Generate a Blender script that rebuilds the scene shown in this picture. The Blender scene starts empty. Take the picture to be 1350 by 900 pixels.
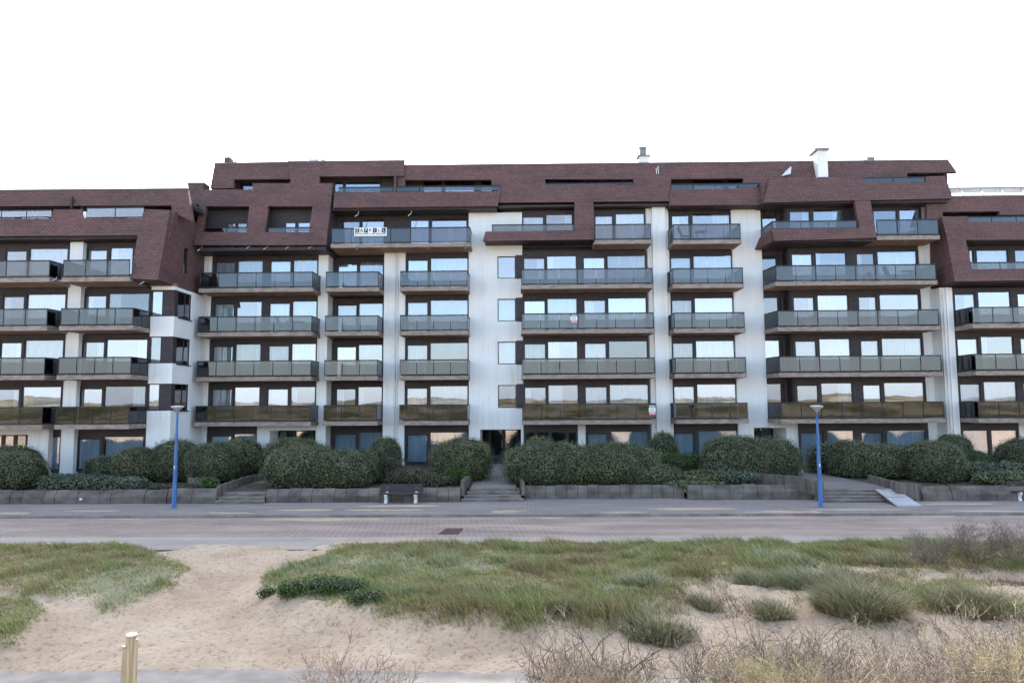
import bpy, math, random
import numpy as np
from mathutils import Vector, Matrix, Euler

# ------------------------------------------------------------ camera, sky, sun, exposure
R_ = math.radians
SUN_EL, SUN_AZ = 32.5, -9.0          # degrees; azimuth measured from +Y (towards the building), negative = left
EXPOSURE = 2.42
sc = bpy.context.scene
sc.render.resolution_x, sc.render.resolution_y = 1024, 682
F_PX, TILT, YAW, ROLL, CAM_H = 940.0, R_(5.0), 0.018, -0.006, 4.5
cam_d = bpy.data.cameras.new('camera'); cam = bpy.data.objects.new('camera', cam_d)
sc.collection.objects.link(cam)
CAM_M = Matrix.Rotation(YAW, 4, 'Z') @ Matrix.Rotation(math.pi/2 + TILT, 4, 'X') @ Matrix.Rotation(ROLL, 4, 'Z')
cam.matrix_world = Matrix.Translation((0, 0, CAM_H)) @ CAM_M
cam_d.sensor_width = 36.0; cam_d.lens = F_PX/1350.0*36.0
cam_d.clip_start = 0.1; cam_d.clip_end = 3000.0
sc.camera = cam
sc.view_settings.view_transform = 'Standard'; sc.view_settings.look = 'None'
sc.view_settings.exposure = EXPOSURE; sc.view_settings.gamma = 1.0
sc.view_settings.use_curve_mapping = False

w = bpy.data.worlds.new('World'); sc.world = w; w.use_nodes = True
nt = w.node_tree; nt.nodes.clear()
N = nt.nodes.new; L = nt.links.new
out = N('ShaderNodeOutputWorld'); bg = N('ShaderNodeBackground'); bg.inputs['Strength'].default_value = 0.10
sky = N('ShaderNodeTexSky'); sky.sky_type = 'NISHITA'; sky.sun_disc = False
sky.sun_elevation = R_(SUN_EL); sky.sun_rotation = R_(SUN_AZ)   # rotation 0 = +Y, clockwise from above
sky.air_density = 1.0; sky.dust_density = 0.7; sky.ozone_density = 1.0
tc = N('ShaderNodeTexCoord'); mp = N('ShaderNodeMapping'); mp.inputs['Scale'].default_value = (1.0, 1.0, 3.2)
nz = N('ShaderNodeTexNoise'); nz.inputs['Scale'].default_value = 2.1; nz.inputs['Detail'].default_value = 7.0; nz.inputs['Roughness'].default_value = 0.55
cr = N('ShaderNodeValToRGB'); cr.color_ramp.elements[0].position = 0.47; cr.color_ramp.elements[1].position = 0.74
cr.color_ramp.elements[0].color = (0.0, 0.0, 0.0, 1); cr.color_ramp.elements[1].color = (0.7, 0.7, 0.7, 1)
mx = N('ShaderNodeMixRGB'); mx.inputs[2].default_value = (5.2, 5.5, 6.0, 1)
L(tc.outputs['Generated'], mp.inputs['Vector']); L(mp.outputs[0], nz.inputs['Vector']); L(nz.outputs[0], cr.inputs[0])
# thin bright cloud round the sun: a broad forward-scattering glow in the sky itself
az, el = R_(SUN_AZ), R_(SUN_EL)
nrmz = N('ShaderNodeVectorMath'); nrmz.operation = 'NORMALIZE'; dt = N('ShaderNodeVectorMath'); dt.operation = 'DOT_PRODUCT'
dt.inputs[1].default_value = (math.sin(az)*math.cos(el), math.cos(az)*math.cos(el), math.sin(el))
mxm = N('ShaderNodeMath'); mxm.operation = 'MAXIMUM'; mxm.inputs[1].default_value = 0.0
pw = N('ShaderNodeMath'); pw.operation = 'POWER'; pw.inputs[1].default_value = 4.0
gl = N('ShaderNodeMixRGB'); gl.blend_type = 'ADD'; gl.inputs[0].default_value = 1.0
gm = N('ShaderNodeMixRGB'); gm.blend_type = 'MULTIPLY'; gm.inputs[0].default_value = 1.0; gm.inputs[1].default_value = (9.0, 8.1, 6.9, 1)
L(tc.outputs['Generated'], nrmz.inputs[0]); L(nrmz.outputs[0], dt.inputs[0]); L(dt.outputs['Value'], mxm.inputs[0]); L(mxm.outputs[0], pw.inputs[0]); L(pw.outputs[0], gm.inputs[2])
L(cr.outputs[0], mx.inputs[0]); L(sky.outputs[0], mx.inputs[1]); 
sx = N('ShaderNodeSeparateXYZ'); hr = N('ShaderNodeValToRGB'); hr.color_ramp.elements[0].position = 0.0; hr.color_ramp.elements[0].color = (.7, .7, .7, 1); hr.color_ramp.elements[1].position = 0.16; hr.color_ramp.elements[1].color = (0, 0, 0, 1)
hz_ = N('ShaderNodeMixRGB'); hz_.inputs[2].default_value = (3.9, 4.7, 5.9, 1)   # pale marine haze low over the horizon
L(nrmz.outputs[0], sx.inputs[0]); L(sx.outputs[2], hr.inputs[0]); L(hr.outputs[0], hz_.inputs[0]); L(mx.outputs[0], hz_.inputs[1]); L(hz_.outputs[0], gl.inputs[1]); L(gm.outputs[0], gl.inputs[2]); L(gl.outputs[0], bg.inputs['Color']); L(bg.outputs[0], out.inputs['Surface'])

sun_d = bpy.data.lights.new('sun', 'SUN'); sun_d.energy = 2.4; sun_d.angle = R_(0.6); sun_d.color = (1.0, 0.93, 0.82)
sun = bpy.data.objects.new('sun', sun_d); sc.collection.objects.link(sun)
az, el = R_(SUN_AZ), R_(SUN_EL)
to_sun = Vector((math.sin(az)*math.cos(el), math.cos(az)*math.cos(el), math.sin(el)))
sun.rotation_euler = to_sun.to_track_quat('Z', 'Y').to_euler(); sun.location = (0, 0, 60)

# ------------------------------------------------------------ measuring helpers: where a ray of the survey photo meets a wall plane or the ground
def ray(px, py):
    return CAM_M.to_3x3() @ Vector(((px-675)/F_PX, -(py-450)/F_PX, -1.0))
def at(px, py, Y):
    d = ray(px, py); s = Y/d.y
    return Vector((d.x*s, Y, CAM_H + d.z*s))
def atz(px, py, z):
    d = ray(px, py); s = (z-CAM_H)/d.z
    return Vector((d.x*s, d.y*s, z))
def X(px, py, Y): return at(px, py, Y).x
def Z(px, py, Y): return at(px, py, Y).z

# ------------------------------------------------------------ object helpers
col = sc.collection
WL = {}
def put(o, parent=None, loc=(0, 0, 0)):
    col.objects.link(o)
    if parent is not None:
        o.parent = parent; WL[o.name] = WL[parent.name]
    else:
        o.location = loc; WL[o.name] = Vector(loc)
    return o
def tag(o, label=None, cat=None, group=None, kind=None):
    if label: o['label'] = label
    if cat: o['category'] = cat
    if group: o['group'] = group
    if kind: o['kind'] = kind
    return o
def empty(name, loc, label, cat, group=None):
    o = bpy.data.objects.new(name, None); o.empty_display_size = 0.3
    put(o, None, loc); return tag(o, label, cat, group)

class MB:
    def __init__(s): s.v = []; s.f = []; s.m = []; s.mi = 0
    def poly(s, pts):
        b = len(s.v); s.v += [tuple(p) for p in pts]; s.f.append(tuple(range(b, b+len(pts)))); s.m.append(s.mi)
    def hexa(s, p):   # 8 corners: bottom 0-3 ccw, top 4-7
        b = len(s.v); s.v += [tuple(q) for q in p]
        for f in ((3,2,1,0),(4,5,6,7),(0,1,5,4),(1,2,6,5),(2,3,7,6),(3,0,4,7)):
            s.f.append(tuple(b+i for i in f)); s.m.append(s.mi)
    def box(s, x0, x1, y0, y1, z0, z1):
        if x1 < x0: x0, x1 = x1, x0
        if y1 < y0: y0, y1 = y1, y0
        if z1 < z0: z0, z1 = z1, z0
        s.hexa([(x0,y0,z0),(x1,y0,z0),(x1,y1,z0),(x0,y1,z0),(x0,y0,z1),(x1,y0,z1),(x1,y1,z1),(x0,y1,z1)])
    def prism(s, front, back):
        n = len(front); b = len(s.v); s.v += [tuple(q) for q in front] + [tuple(q) for q in back]
        s.f.append(tuple(range(b, b+n))); s.f.append(tuple(range(b+2*n-1, b+n-1, -1))); s.m += [s.mi]*2
        for i in range(n):
            j = (i+1) % n; s.f.append((b+j, b+i, b+n+i, b+n+j)); s.m.append(s.mi)
    def tube(s, p0, p1, r0, r1=None, n=8, caps=True):
        r1 = r0 if r1 is None else r1
        p0 = Vector(p0); p1 = Vector(p1); d = (p1-p0)
        if d.length < 1e-6: return
        d.normalize(); a = d.orthogonal().normalized(); c = d.cross(a); b = len(s.v)
        for p, r in ((p0, r0), (p1, r1)):
            for i in range(n):
                t = 2*math.pi*i/n; s.v.append(tuple(p + a*(r*math.cos(t)) + c*(r*math.sin(t))))
        for i in range(n):
            j = (i+1) % n; s.f.append((b+i, b+j, b+n+j, b+n+i)); s.m.append(s.mi)
        if caps:
            s.f.append(tuple(range(b+n-1, b-1, -1))); s.f.append(tuple(range(b+n, b+2*n))); s.m += [s.mi]*2
    def lathe(s, cx, cy, prof, n=20):
        b = len(s.v)
        for (r, z) in prof:
            for i in range(n):
                t = 2*math.pi*i/n; s.v.append((cx + r*math.cos(t), cy + r*math.sin(t), z))
        for k in range(len(prof)-1):
            for i in range(n):
                j = (i+1) % n; s.f.append((b+k*n+i, b+k*n+j, b+(k+1)*n+j, b+(k+1)*n+i)); s.m.append(s.mi)
        s.f.append(tuple(range(b+n-1, b-1, -1))); e = b+(len(prof)-1)*n; s.f.append(tuple(range(e, e+n))); s.m += [s.mi]*2
    def build(s, name, mats, parent=None, loc=(0, 0, 0), smooth=False):
        if not isinstance(mats, (list, tuple)): mats = [mats]
        o3 = WL[parent.name] if parent is not None else Vector(loc)
        me = bpy.data.meshes.new(name)
        me.from_pydata([(x-o3.x, y-o3.y, z-o3.z) for x, y, z in s.v], [], s.f)
        for m in mats: me.materials.append(m)
        if len(mats) > 1: me.polygons.foreach_set('material_index', s.m)
        if smooth: me.polygons.foreach_set('use_smooth', [True]*len(me.polygons))
        me.update()
        return put(bpy.data.objects.new(name, me), parent, loc)

def np_mesh(name, V, T, tint=None, mats=(), parent=None, loc=(0, 0, 0), midx=None, smooth=False):
    """triangle soup from numpy arrays; V world coords"""
    o3 = WL[parent.name] if parent is not None else Vector(loc)
    V = np.asarray(V, dtype=np.float64) - np.array(o3); T = np.asarray(T, dtype=np.int32)
    me = bpy.data.meshes.new(name)
    me.vertices.add(len(V)); me.vertices.foreach_set('co', V.astype(np.float32).ravel())
    me.loops.add(T.size); me.loops.foreach_set('vertex_index', T.ravel())
    me.polygons.add(len(T)); me.polygons.foreach_set('loop_start', np.arange(0, T.size, T.shape[1], dtype=np.int32))
    for m in mats: me.materials.append(m)
    if midx is not None: me.polygons.foreach_set('material_index', np.asarray(midx, dtype=np.int32))
    if smooth: me.polygons.foreach_set('use_smooth', np.ones(len(T), dtype=bool))
    if tint is not None:
        a = me.attributes.new('tint', 'FLOAT', 'FACE'); a.data.foreach_set('value', np.asarray(tint, dtype=np.float32))
    me.update(calc_edges=True); me.validate()
    return put(bpy.data.objects.new(name, me), parent, loc)

# ------------------------------------------------------------ materials (all procedural)
def new_mat(name):
    m = bpy.data.materials.new(name); m.use_nodes = True; t = m.node_tree; t.nodes.clear()
    o = t.nodes.new('ShaderNodeOutputMaterial'); return m, t, o
def ramp(t, stops):
    r = t.nodes.new('ShaderNodeValToRGB'); e = r.color_ramp.elements
    while len(e) < len(stops): e.new(0.5)
    for i, (p, c) in enumerate(stops): e[i].position = p; e[i].color = (*c, 1)
    return r
def world_pos(t, scale=(1, 1, 1), rot=(0, 0, 0)):
    g = t.nodes.new('ShaderNodeNewGeometry'); m = t.nodes.new('ShaderNodeMapping')
    m.inputs['Scale'].default_value = scale; m.inputs['Rotation'].default_value = rot
    t.links.new(g.outputs['Position'], m.inputs['Vector']); return m.outputs[0]
def noise(t, vec, scale, detail=5, rough=0.55):
    n = t.nodes.new('ShaderNodeTexNoise'); n.inputs['Scale'].default_value = scale; n.inputs['Detail'].default_value = detail
    n.inputs['Roughness'].default_value = rough; t.links.new(vec, n.inputs['Vector']); return n.outputs[0]
def mixc(t, fac, a, b, mode='MIX'):
    m = t.nodes.new('ShaderNodeMixRGB'); m.blend_type = mode
    for i, v in ((0, fac), (1, a), (2, b)):
        if hasattr(v, 'is_output'): t.links.new(v, m.inputs[i])
        elif i == 0: m.inputs[0].default_value = v
        else: m.inputs[i].default_value = (*v, 1)
    return m.outputs[0]
def finish(t, o, colr, rough=0.8, metal=0.0, bump=None, bstr=0.3, bdist=0.02, spec=0.3):
    p = t.nodes.new('ShaderNodeBsdfPrincipled')
    if hasattr(colr, 'is_output'): t.links.new(colr, p.inputs['Base Color'])
    else: p.inputs['Base Color'].default_value = (*colr, 1)
    p.inputs['Roughness'].default_value = rough; p.inputs['Metallic'].default_value = metal
    p.inputs['Specular IOR Level'].default_value = spec
    if bump is not None:
        b = t.nodes.new('ShaderNodeBump'); b.inputs['Strength'].default_value = bstr; b.inputs['Distance'].default_value = bdist
        t.links.new(bump, b.inputs['Height']); t.links.new(b.outputs[0], p.inputs['Normal'])
    t.links.new(p.outputs[0], o.inputs['Surface']); return p
def pm(name, c1, c2, scale=3.0, rough=0.8, stretch=(1, 1, 1), bump=0.0, metal=0.0, lo=0.35, hi=0.65, spec=0.3):
    m, t, o = new_mat(name); v = world_pos(t, stretch); n = noise(t, v, scale)
    r = ramp(t, [(lo, c1), (hi, c2)]); t.links.new(n, r.inputs[0])
    finish(t, o, r.outputs[0], rough, metal, n if bump else None, bump, spec=spec); return m
M = {}
# white render with faint streaks and grime
m, t, o = new_mat('white_render')
n1 = noise(t, world_pos(t, (3.0, 3.0, 0.16)), 1.0, 6); n2 = noise(t, world_pos(t), 0.55, 5)
r1 = ramp(t, [(0.30, (0.74, 0.73, 0.71)), (0.62, (0.785, 0.782, 0.775))]); t.links.new(n1, r1.inputs[0])
r2 = ramp(t, [(0.30, (0.93, 0.93, 0.92)), (0.6, (1, 1, 1))]); t.links.new(n2, r2.inputs[0])
n3 = noise(t, world_pos(t, (5.0, 5.0, 0.10)), 1.3, 4, .6); n4 = noise(t, world_pos(t, (.6, .6, .45)), 1.0, 4); st = t.nodes.new('ShaderNodeMath'); st.operation = 'MULTIPLY'; t.links.new(n3, st.inputs[0]); t.links.new(n4, st.inputs[1])
r3 = ramp(t, [(0.30, (1, 1, 1)), (0.40, (0.90, 0.88, 0.84)), (0.50, (0.84, 0.81, 0.76))]); t.links.new(st.outputs[0], r3.inputs[0])
finish(t, o, mixc(t, 1.0, mixc(t, 1.0, r1.outputs[0], r2.outputs[0], 'MULTIPLY'), r3.outputs[0], 'MULTIPLY'), 0.9, bump=noise(t, world_pos(t), 30), bstr=0.08); M['white'] = m
# shingle cladding
m, t, o = new_mat('roof_shingle')
g = t.nodes.new('ShaderNodeNewGeometry'); s = t.nodes.new('ShaderNodeSeparateXYZ'); c = t.nodes.new('ShaderNodeCombineXYZ')
ad = t.nodes.new('ShaderNodeMath'); ad.operation = 'ADD'; t.links.new(g.outputs['Position'], s.inputs[0])
t.links.new(s.outputs[0], ad.inputs[0]); t.links.new(s.outputs[1], ad.inputs[1])
t.links.new(ad.outputs[0], c.inputs[0]); t.links.new(s.outputs[2], c.inputs[1])
b = t.nodes.new('ShaderNodeTexBrick'); t.links.new(c.outputs[0], b.inputs['Vector'])
b.inputs['Scale'].default_value = 1.0; b.inputs['Brick Width'].default_value = 0.25; b.inputs['Row Height'].default_value = 0.165
b.inputs['Mortar Size'].default_value = 0.013; b.inputs['Mortar Smooth'].default_value = 0.5; b.inputs['Bias'].default_value = -0.1
b.inputs['Color1'].default_value = (0.155, 0.086, 0.076, 1); b.inputs['Color2'].default_value = (0.122, 0.069, 0.064, 1); b.inputs['Mortar'].default_value = (0.058, 0.036, 0.036, 1)
b.offset = 0.5
pn = noise(t, world_pos(t, (0.5, 0.5, 1.6)), 0.8, 6)
pr = ramp(t, [(0.32, (0.78, 0.80, 0.80)), (0.55, (1, 1, 1)), (0.75, (1.25, 1.0, 0.92))]); t.links.new(pn, pr.inputs[0])
sn = noise(t, world_pos(t, (.8, .8, 6.06)), 4.0, 5, 0.75)
sr = ramp(t, [(0.36, (0.66, 0.66, 0.68)), (0.62, (1.18, 1.12, 1.1))]); t.links.new(sn, sr.inputs[0])
cc = mixc(t, 1.0, mixc(t, 1.0, b.outputs['Color'], pr.outputs[0], 'MULTIPLY'), sr.outputs[0], 'MULTIPLY')
inv = t.nodes.new('ShaderNodeMath'); inv.operation = 'SUBTRACT'; inv.inputs[0].default_value = 1.0; t.links.new(b.outputs['Fac'], inv.inputs[1])
finish(t, o, cc, 0.75, bump=inv.outputs[0], bstr=0.6, bdist=0.03); M['shingle'] = m
M['dark'] = pm('bronze_frame', (0.018, 0.014, 0.015), (0.026, 0.021, 0.022), 4, 0.45)
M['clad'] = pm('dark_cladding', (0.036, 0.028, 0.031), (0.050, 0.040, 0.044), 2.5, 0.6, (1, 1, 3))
M['concrete'] = pm('balcony_concrete', (0.20, 0.158, 0.132), (0.33, 0.268, 0.228), 2.6, 0.9, (1, 1, 2.5), 0.15)
M['soffit'] = pm('brown_soffit', (0.24, 0.155, 0.115), (0.33, 0.225, 0.17), 1.4, 0.9)
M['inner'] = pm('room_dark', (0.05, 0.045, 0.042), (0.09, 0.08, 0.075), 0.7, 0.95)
M['rear'] = pm('rear_render', (0.42, 0.40, 0.38), (0.5, 0.48, 0.46), 1.0, 0.9)
M['deck'] = pm('roof_felt', (0.06, 0.058, 0.06), (0.09, 0.088, 0.09), 2.0, 0.95)
M['curtain'] = pm('sheer_curtain', (0.60, 0.61, 0.59), (0.76, 0.77, 0.75), 5.0, 0.95, (1, 1, 0.2))
M['blind'] = pm('vertical_blind', (0.64, 0.70, 0.73), (0.82, 0.86, 0.88), 6.0, 0.9, (1, 1, 0.1))
M['pipe'] = pm('pvc_pipe', (0.62, 0.60, 0.55), (0.74, 0.73, 0.69), 3.0, 0.5, (1, 1, 0.3))
M['zinc'] = pm('zinc_cap', (0.17, 0.16, 0.155), (0.26, 0.25, 0.24), 4, 0.5)
M['beige'] = pm('beige_screen', (0.50, 0.42, 0.34), (0.58, 0.50, 0.41), 1.5, 0.6)
M['alu'] = pm('brushed_aluminium', (0.48, 0.50, 0.52), (0.62, 0.64, 0.66), 8, 0.35, (1, 8, 1), metal=0.7)
def glass(name, tint, gl, base, ior=1.5, var=0.0):
    m, t, o = new_mat(name); tr = t.nodes.new('ShaderNodeBsdfTransparent'); tr.inputs[0].default_value = (*tint, 1)
    gs = t.nodes.new('ShaderNodeBsdfGlossy'); gs.inputs['Color'].default_value = (*gl, 1); gs.inputs['Roughness'].default_value = 0.006
    fr = t.nodes.new('ShaderNodeFresnel'); fr.inputs[0].default_value = ior
    wv = noise(t, world_pos(t), 0.7, 2); bp = t.nodes.new('ShaderNodeBump'); bp.inputs['Strength'].default_value = 0.10; bp.inputs['Distance'].default_value = 0.02
    t.links.new(wv, bp.inputs['Height']); t.links.new(bp.outputs[0], gs.inputs['Normal'])
    a = t.nodes.new('ShaderNodeMath'); a.operation = 'ADD'; a.inputs[1].default_value = base; a.use_clamp = True
    t.links.new(fr.outputs[0], a.inputs[0])
    if var:
        oi = t.nodes.new('ShaderNodeObjectInfo'); mr = t.nodes.new('ShaderNodeMath'); mr.operation = 'MULTIPLY_ADD'; mr.inputs[1].default_value = var; mr.inputs[2].default_value = base-var/2
        t.links.new(oi.outputs['Random'], mr.inputs[0]); t.links.new(mr.outputs[0], a.inputs[1])
    mx = t.nodes.new('ShaderNodeMixShader')
    t.links.new(a.outputs[0], mx.inputs[0]); t.links.new(tr.outputs[0], mx.inputs[1]); t.links.new(gs.outputs[0], mx.inputs[2]); t.links.new(mx.outputs[0], o.inputs['Surface']); return m
M['pane'] = glass('window_glass', (0.78, 0.83, 0.86), (0.92, 0.91, 0.98), 0.118, var=.13)
M['smoke'] = glass('smoked_glass', (0.45, 0.43, 0.43), (0.88, 0.92, 0.97), 0.018)
M['clear'] = glass('clear_glass', (0.74, 0.70, 0.72), (0.95, 0.95, 0.98), 0.10)

def wall_holes(mb, x0, x1, y0, y1, z0, z1, holes):
    xs = sorted({x0, x1, *[min(max(h[i], x0), x1) for h in holes for i in (0, 1)]})
    zs = sorted({z0, z1, *[min(max(h[i], z0), z1) for h in holes for i in (2, 3)]})
    for i in range(len(xs)-1):
        run = None
        for k in range(len(zs)-1):
            cx, cz = (xs[i]+xs[i+1])/2, (zs[k]+zs[k+1])/2
            inside = any(h[0] < cx < h[1] and h[2] < cz < h[3] for h in holes)
            if not inside: run = (zs[k], zs[k+1]) if run is None else (run[0], zs[k+1])
            if inside or k == len(zs)-2:
                if run: mb.box(xs[i], xs[i+1], y0, y1, run[0], run[1])
                run = None
# ------------------------------------------------------------ the apartment building: three attached blocks
rng = random.Random(7)
S = [0.76 + 2.74*k for k in range(8)]           # floor levels
def P1(z): return 44.1 + 0.31*(z-17.0)          # slanting shingle planes: distance as a function of height
def P1b(z): return P1(z) - 0.13
def P0(z): return 43.93 + 0.31*(z-16.77)
def PA(z): return 43.1 + 0.30*(z-14.15)
def PF(z): return 43.3 + 0.31*(z-16.85)
def PL(z): return 39.2 + 0.32*(z-11.5)
def PLu(z): return 41.3 + 0.30*(z-16.0)
def PR(z): return 42.0 + 0.30*(z-11.45)
def PRu(z): return 43.6 + 0.30*(z-16.0)
def onp(px, py, plane):
    Y = plane(15.0)
    for _ in range(8):
        p = at(px, py, Y); Y = plane(p.z)
    return at(px, py, Y)
def slant(mb, plane, pts, th=0.28):
    fr = [onp(x, y, plane) for x, y in pts]
    mb.prism(fr, [p + Vector((0, th, 0)) for p in fr])

block = empty('apartment_block', (3.0, 45, 0.76), 'long middle apartment block, tallest of the three, with white walls and brown shingle roof', 'apartment building')
wing_l = empty('apartment_block', (-25.5, 41, 0.76), 'lower apartment block at the left end, standing forward, with wrapped corner windows', 'apartment building')
wing_r = empty('apartment_block', (30, 43.5, 0.76), 'apartment block cut by the right edge, with beige screened terrace on its lower roof', 'apartment building')

# ---- windows and balconies
def curtain_strip(mb, x0, x1, y, z0, z1, amp=0.035, per=0.16):
    n = max(6, int((x1-x0)/per*4)); ph = rng.random()*6
    ps = []
    for i in range(n+1):
        x = x0+(x1-x0)*i/n
        ps.append((x, y + amp*math.sin((x/per)*2*math.pi + ph + 0.8*math.sin(x*3))))
    for a, b in zip(ps[:-1], ps[1:]):
        mb.poly([(a[0], a[1], z0), (b[0], b[1], z0), (b[0], b[1], z1), (a[0], a[1], z1)])
def window(parent, x0, x1, Y, z0, z1, style=None, name='window', fr=0.055):
    f = MB(); y0, y1 = Y-0.035, Y+0.045
    f.box(x0, x0+fr, y0, y1, z0, z1); f.box(x1-fr, x1, y0, y1, z0, z1)
    f.box(x0+fr, x1-fr, y0, y1, z0, z0+fr); f.box(x0+fr, x1-fr, y0, y1, z1-fr, z1)
    w = f.build(name, M['dark'], parent)
    p = MB(); tilt = rng.uniform(-0.004, 0.004)*(x1-x0); tz = rng.uniform(-0.003, 0.003)
    xa, xb, za, zb = x0+fr-0.01, x1-fr+0.01, z0+fr-0.01, z1-fr+0.01
    p.hexa([(xa,Y-tilt-tz,za),(xb,Y+tilt-tz,za),(xb,Y+tilt-tz+.012,za),(xa,Y-tilt-tz+.012,za),(xa,Y-tilt+tz,zb),(xb,Y+tilt+tz,zb),(xb,Y+tilt+tz+.012,zb),(xa,Y-tilt+tz+.012,zb)])
    p.build('pane', M['pane'], w)
    if style is None: style = rng.choice(['full', 'full', 'full', 'none', 'side', 'side2', 'full'])
    W = x1-x0; c = MB(); mat_ = M['curtain']
    if style == 'full': curtain_strip(c, x0+.02, x1-.02, Y+.17, z0+.06, z1-.04)
    elif style == 'side': curtain_strip(c, x0+.02, x0+W*rng.uniform(.2, .5), Y+.17, z0+.06, z1-.04)
    elif style == 'side2': curtain_strip(c, x1-W*rng.uniform(.2, .5), x1-.02, Y+.17, z0+.06, z1-.04)
    elif style == 'blind': curtain_strip(c, x0+.02, x1-.02, Y+.17, z0+.06, z1-.04, 0.03, 0.13); mat_ = M['blind']
    if c.f: c.build('curtain' if style != 'blind' else 'vertical_blind', mat_, w)
    return w
def balcony(parent, xl, xr, Yf, Yb, zs, xlb=None, xrb=None, sides='lr', th=0.25):
    xlb = xl if xlb is None else xlb; xrb = xr if xrb is None else xrb
    b = MB(); fl = [(xlb, Yb), (xl, Yf), (xr, Yf), (xrb, Yb)]
    lo = [(x, y, zs-th) for x, y in fl]; hi = [(x, y, zs) for x, y in fl]
    b.mi = 1; b.poly(lo[::-1]); b.mi = 0; b.poly(hi)
    for i in range(4):
        j = (i+1) % 4; b.poly([lo[i], lo[j], hi[j], hi[i]])
    s = b.build('balcony', [M['concrete'], M['soffit']], parent)
    r = MB(); g = MB(); ins = 0.05
    runs = []
    if 'l' in sides: runs.append(((xlb+ins, Yb), (xl+ins, Yf+ins)))
    runs.append(((xl+ins, Yf+ins), (xr-ins, Yf+ins)))
    if 'r' in sides: runs.append(((xr-ins, Yf+ins), (xrb-ins, Yb)))
    for (a, c) in runs: rail_run(r, g, a, c, zs)
    r.build('railing', M['dark'], s); g.build('balustrade_glass', M['smoke'], s)
    return s
def rail_run(r, g, a, c, zs, h=1.0, step=1.15):
    a = Vector((*a, 0)); c = Vector((*c, 0)); d = c-a; Ln = d.length; u = d/Ln; nrm = Vector((-u.y, u.x, 0))
    def bar(p, q, wd, z0, z1):
        o = nrm*wd; r.hexa([(*(p-o).xy, z0), (*(q-o).xy, z0), (*(q+o).xy, z0), (*(p+o).xy, z0), (*(p-o).xy, z1), (*(q-o).xy, z1), (*(q+o).xy, z1), (*(p+o).xy, z1)])
    bar(a, c, 0.035, zs+h-0.065, zs+h); 
    if h > 0.5: bar(a, c, 0.022, zs+0.05, zs+0.10)
    n = max(1, round(Ln/step))
    for i in range(n+1):
        p = a+u*(Ln*i/n); bar(p-u*0.014, p+u*0.014, 0.02, zs, zs+h-0.066)
    for i in range(n):
        p = a+u*(Ln*i/n+0.03); q = a+u*(Ln*(i+1)/n-0.03); o = nrm*0.006
        z0, z1 = (zs+0.102 if h > 0.5 else zs+0.02), zs+h-0.067
        g.hexa([(*(p-o).xy, z0), (*(q-o).xy, z0), (*(q+o).xy, z0), (*(p+o).xy, z0), (*(p-o).xy, z1), (*(q-o).xy, z1), (*(q+o).xy, z1), (*(p+o).xy, z1)])
def top_rail(parent, p, q, zs, h, mat_='smoke'):
    r = MB(); g = MB(); rail_run(r, g, (p.x, p.y), (q.x, q.y), zs, h, 1.6)
    s = r.build('terrace_railing', M['dark'], parent); g.build('balustrade_glass', M[mat_], s); return s
def bay(parent, clad, x0, x1, Yg, k, wins, style=None, floor_gap=0.55, zceil=None):
    """dark infill with sliding windows between x0 and x1 on storey k; wins = [(xa, xb, short)]"""
    z0 = S[k]; zc = (S[k+1]-0.25) if zceil is None else zceil; zt = S[k+1]-floor_gap
    ya, yb = Yg-0.01, Yg+0.10
    cur = x0
    for (xa, xb, sh) in wins:
        t = zt - (0.14 if sh else 0.0)
        if xa-cur > 0.01: clad.box(cur, xa, Yg-0.06, yb, z0, zt)
        clad.box(xa, xb, ya, yb, z0, z0+0.08)
        if sh: clad.box(xa, xb, ya, yb, t, zt)
        window(parent, xa, xb, Yg, z0+0.08, t, style)
        cur = xb
    if x1-cur > 0.01: clad.box(cur, x1, Yg-0.06, yb, z0, zt)
    clad.box(x0, x1, Yg-0.03, yb, zt, zc)

# ================= main block
WY = 45.0
white = MB(); clad = MB(); shing = MB(); inner = MB()
row = 405.0
def x3(px, Y): return X(px, row, Y)
# white walls and piers
white.box(x3(262, WY), x3(277.5, WY), WY, WY+.7, 0.3, 14.1)
xA0, xA1 = x3(277.5, WY+.15), x3(419.5, WY+.1)
xP0, xP1 = x3(419, WY), x3(432, WY)
white.box(xP0, xP1, WY, 47.0, 0.3, 14.15)
xB0, xB1 = xP1, x3(506, WY)
xC0, xC1 = x3(534, WY), x3(618, WY)
white.box(xB1, xC0, WY, 47.0, 0.3, 14.2)
xE0, xE1 = x3(884, WY), x3(968, WY)
xD0, xD1 = x3(689, WY), x3(854, WY)
hw0, hw1 = x3(656, WY), x3(680, WY)
hz = [(Z(668, 423.3, WY)+2.74*(k-3), Z(668, 393.7, WY)+2.74*(k-3)) for k in (1, 2, 3, 4)]
nx0, nx1 = X(633, 590, WY), X(687, 590, WY)
holes = [(hw0, hw1, a, b) for a, b in hz] + [(nx0, nx1, 0.0, Z(650, 566, WY))]
zCD = Z(640, 280.5, WY)
wall_holes(white, xC1, xD0, WY, WY+.45, 0.3, zCD, holes)
white.box(nx0-.2, nx0, WY+.452, 47.6, 0.3, 3.3); white.box(nx1, nx1+.2, WY+.452, 47.6, 0.3, 3.3); white.box(nx0, nx1, WY+.452, 47.6, Z(650, 566, WY)+.002, 3.3)
for a, b in hz:
    window(block, hw0+.002, hw1-.002, WY+.10, a+.002, b-.002, rng.choice(['full', 'none', 'none']))
    clad.box(hw1+.004, xD0-.01, WY-.05, WY-.002, a-.02, b+.06)       # dark panel beside the small window
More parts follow.
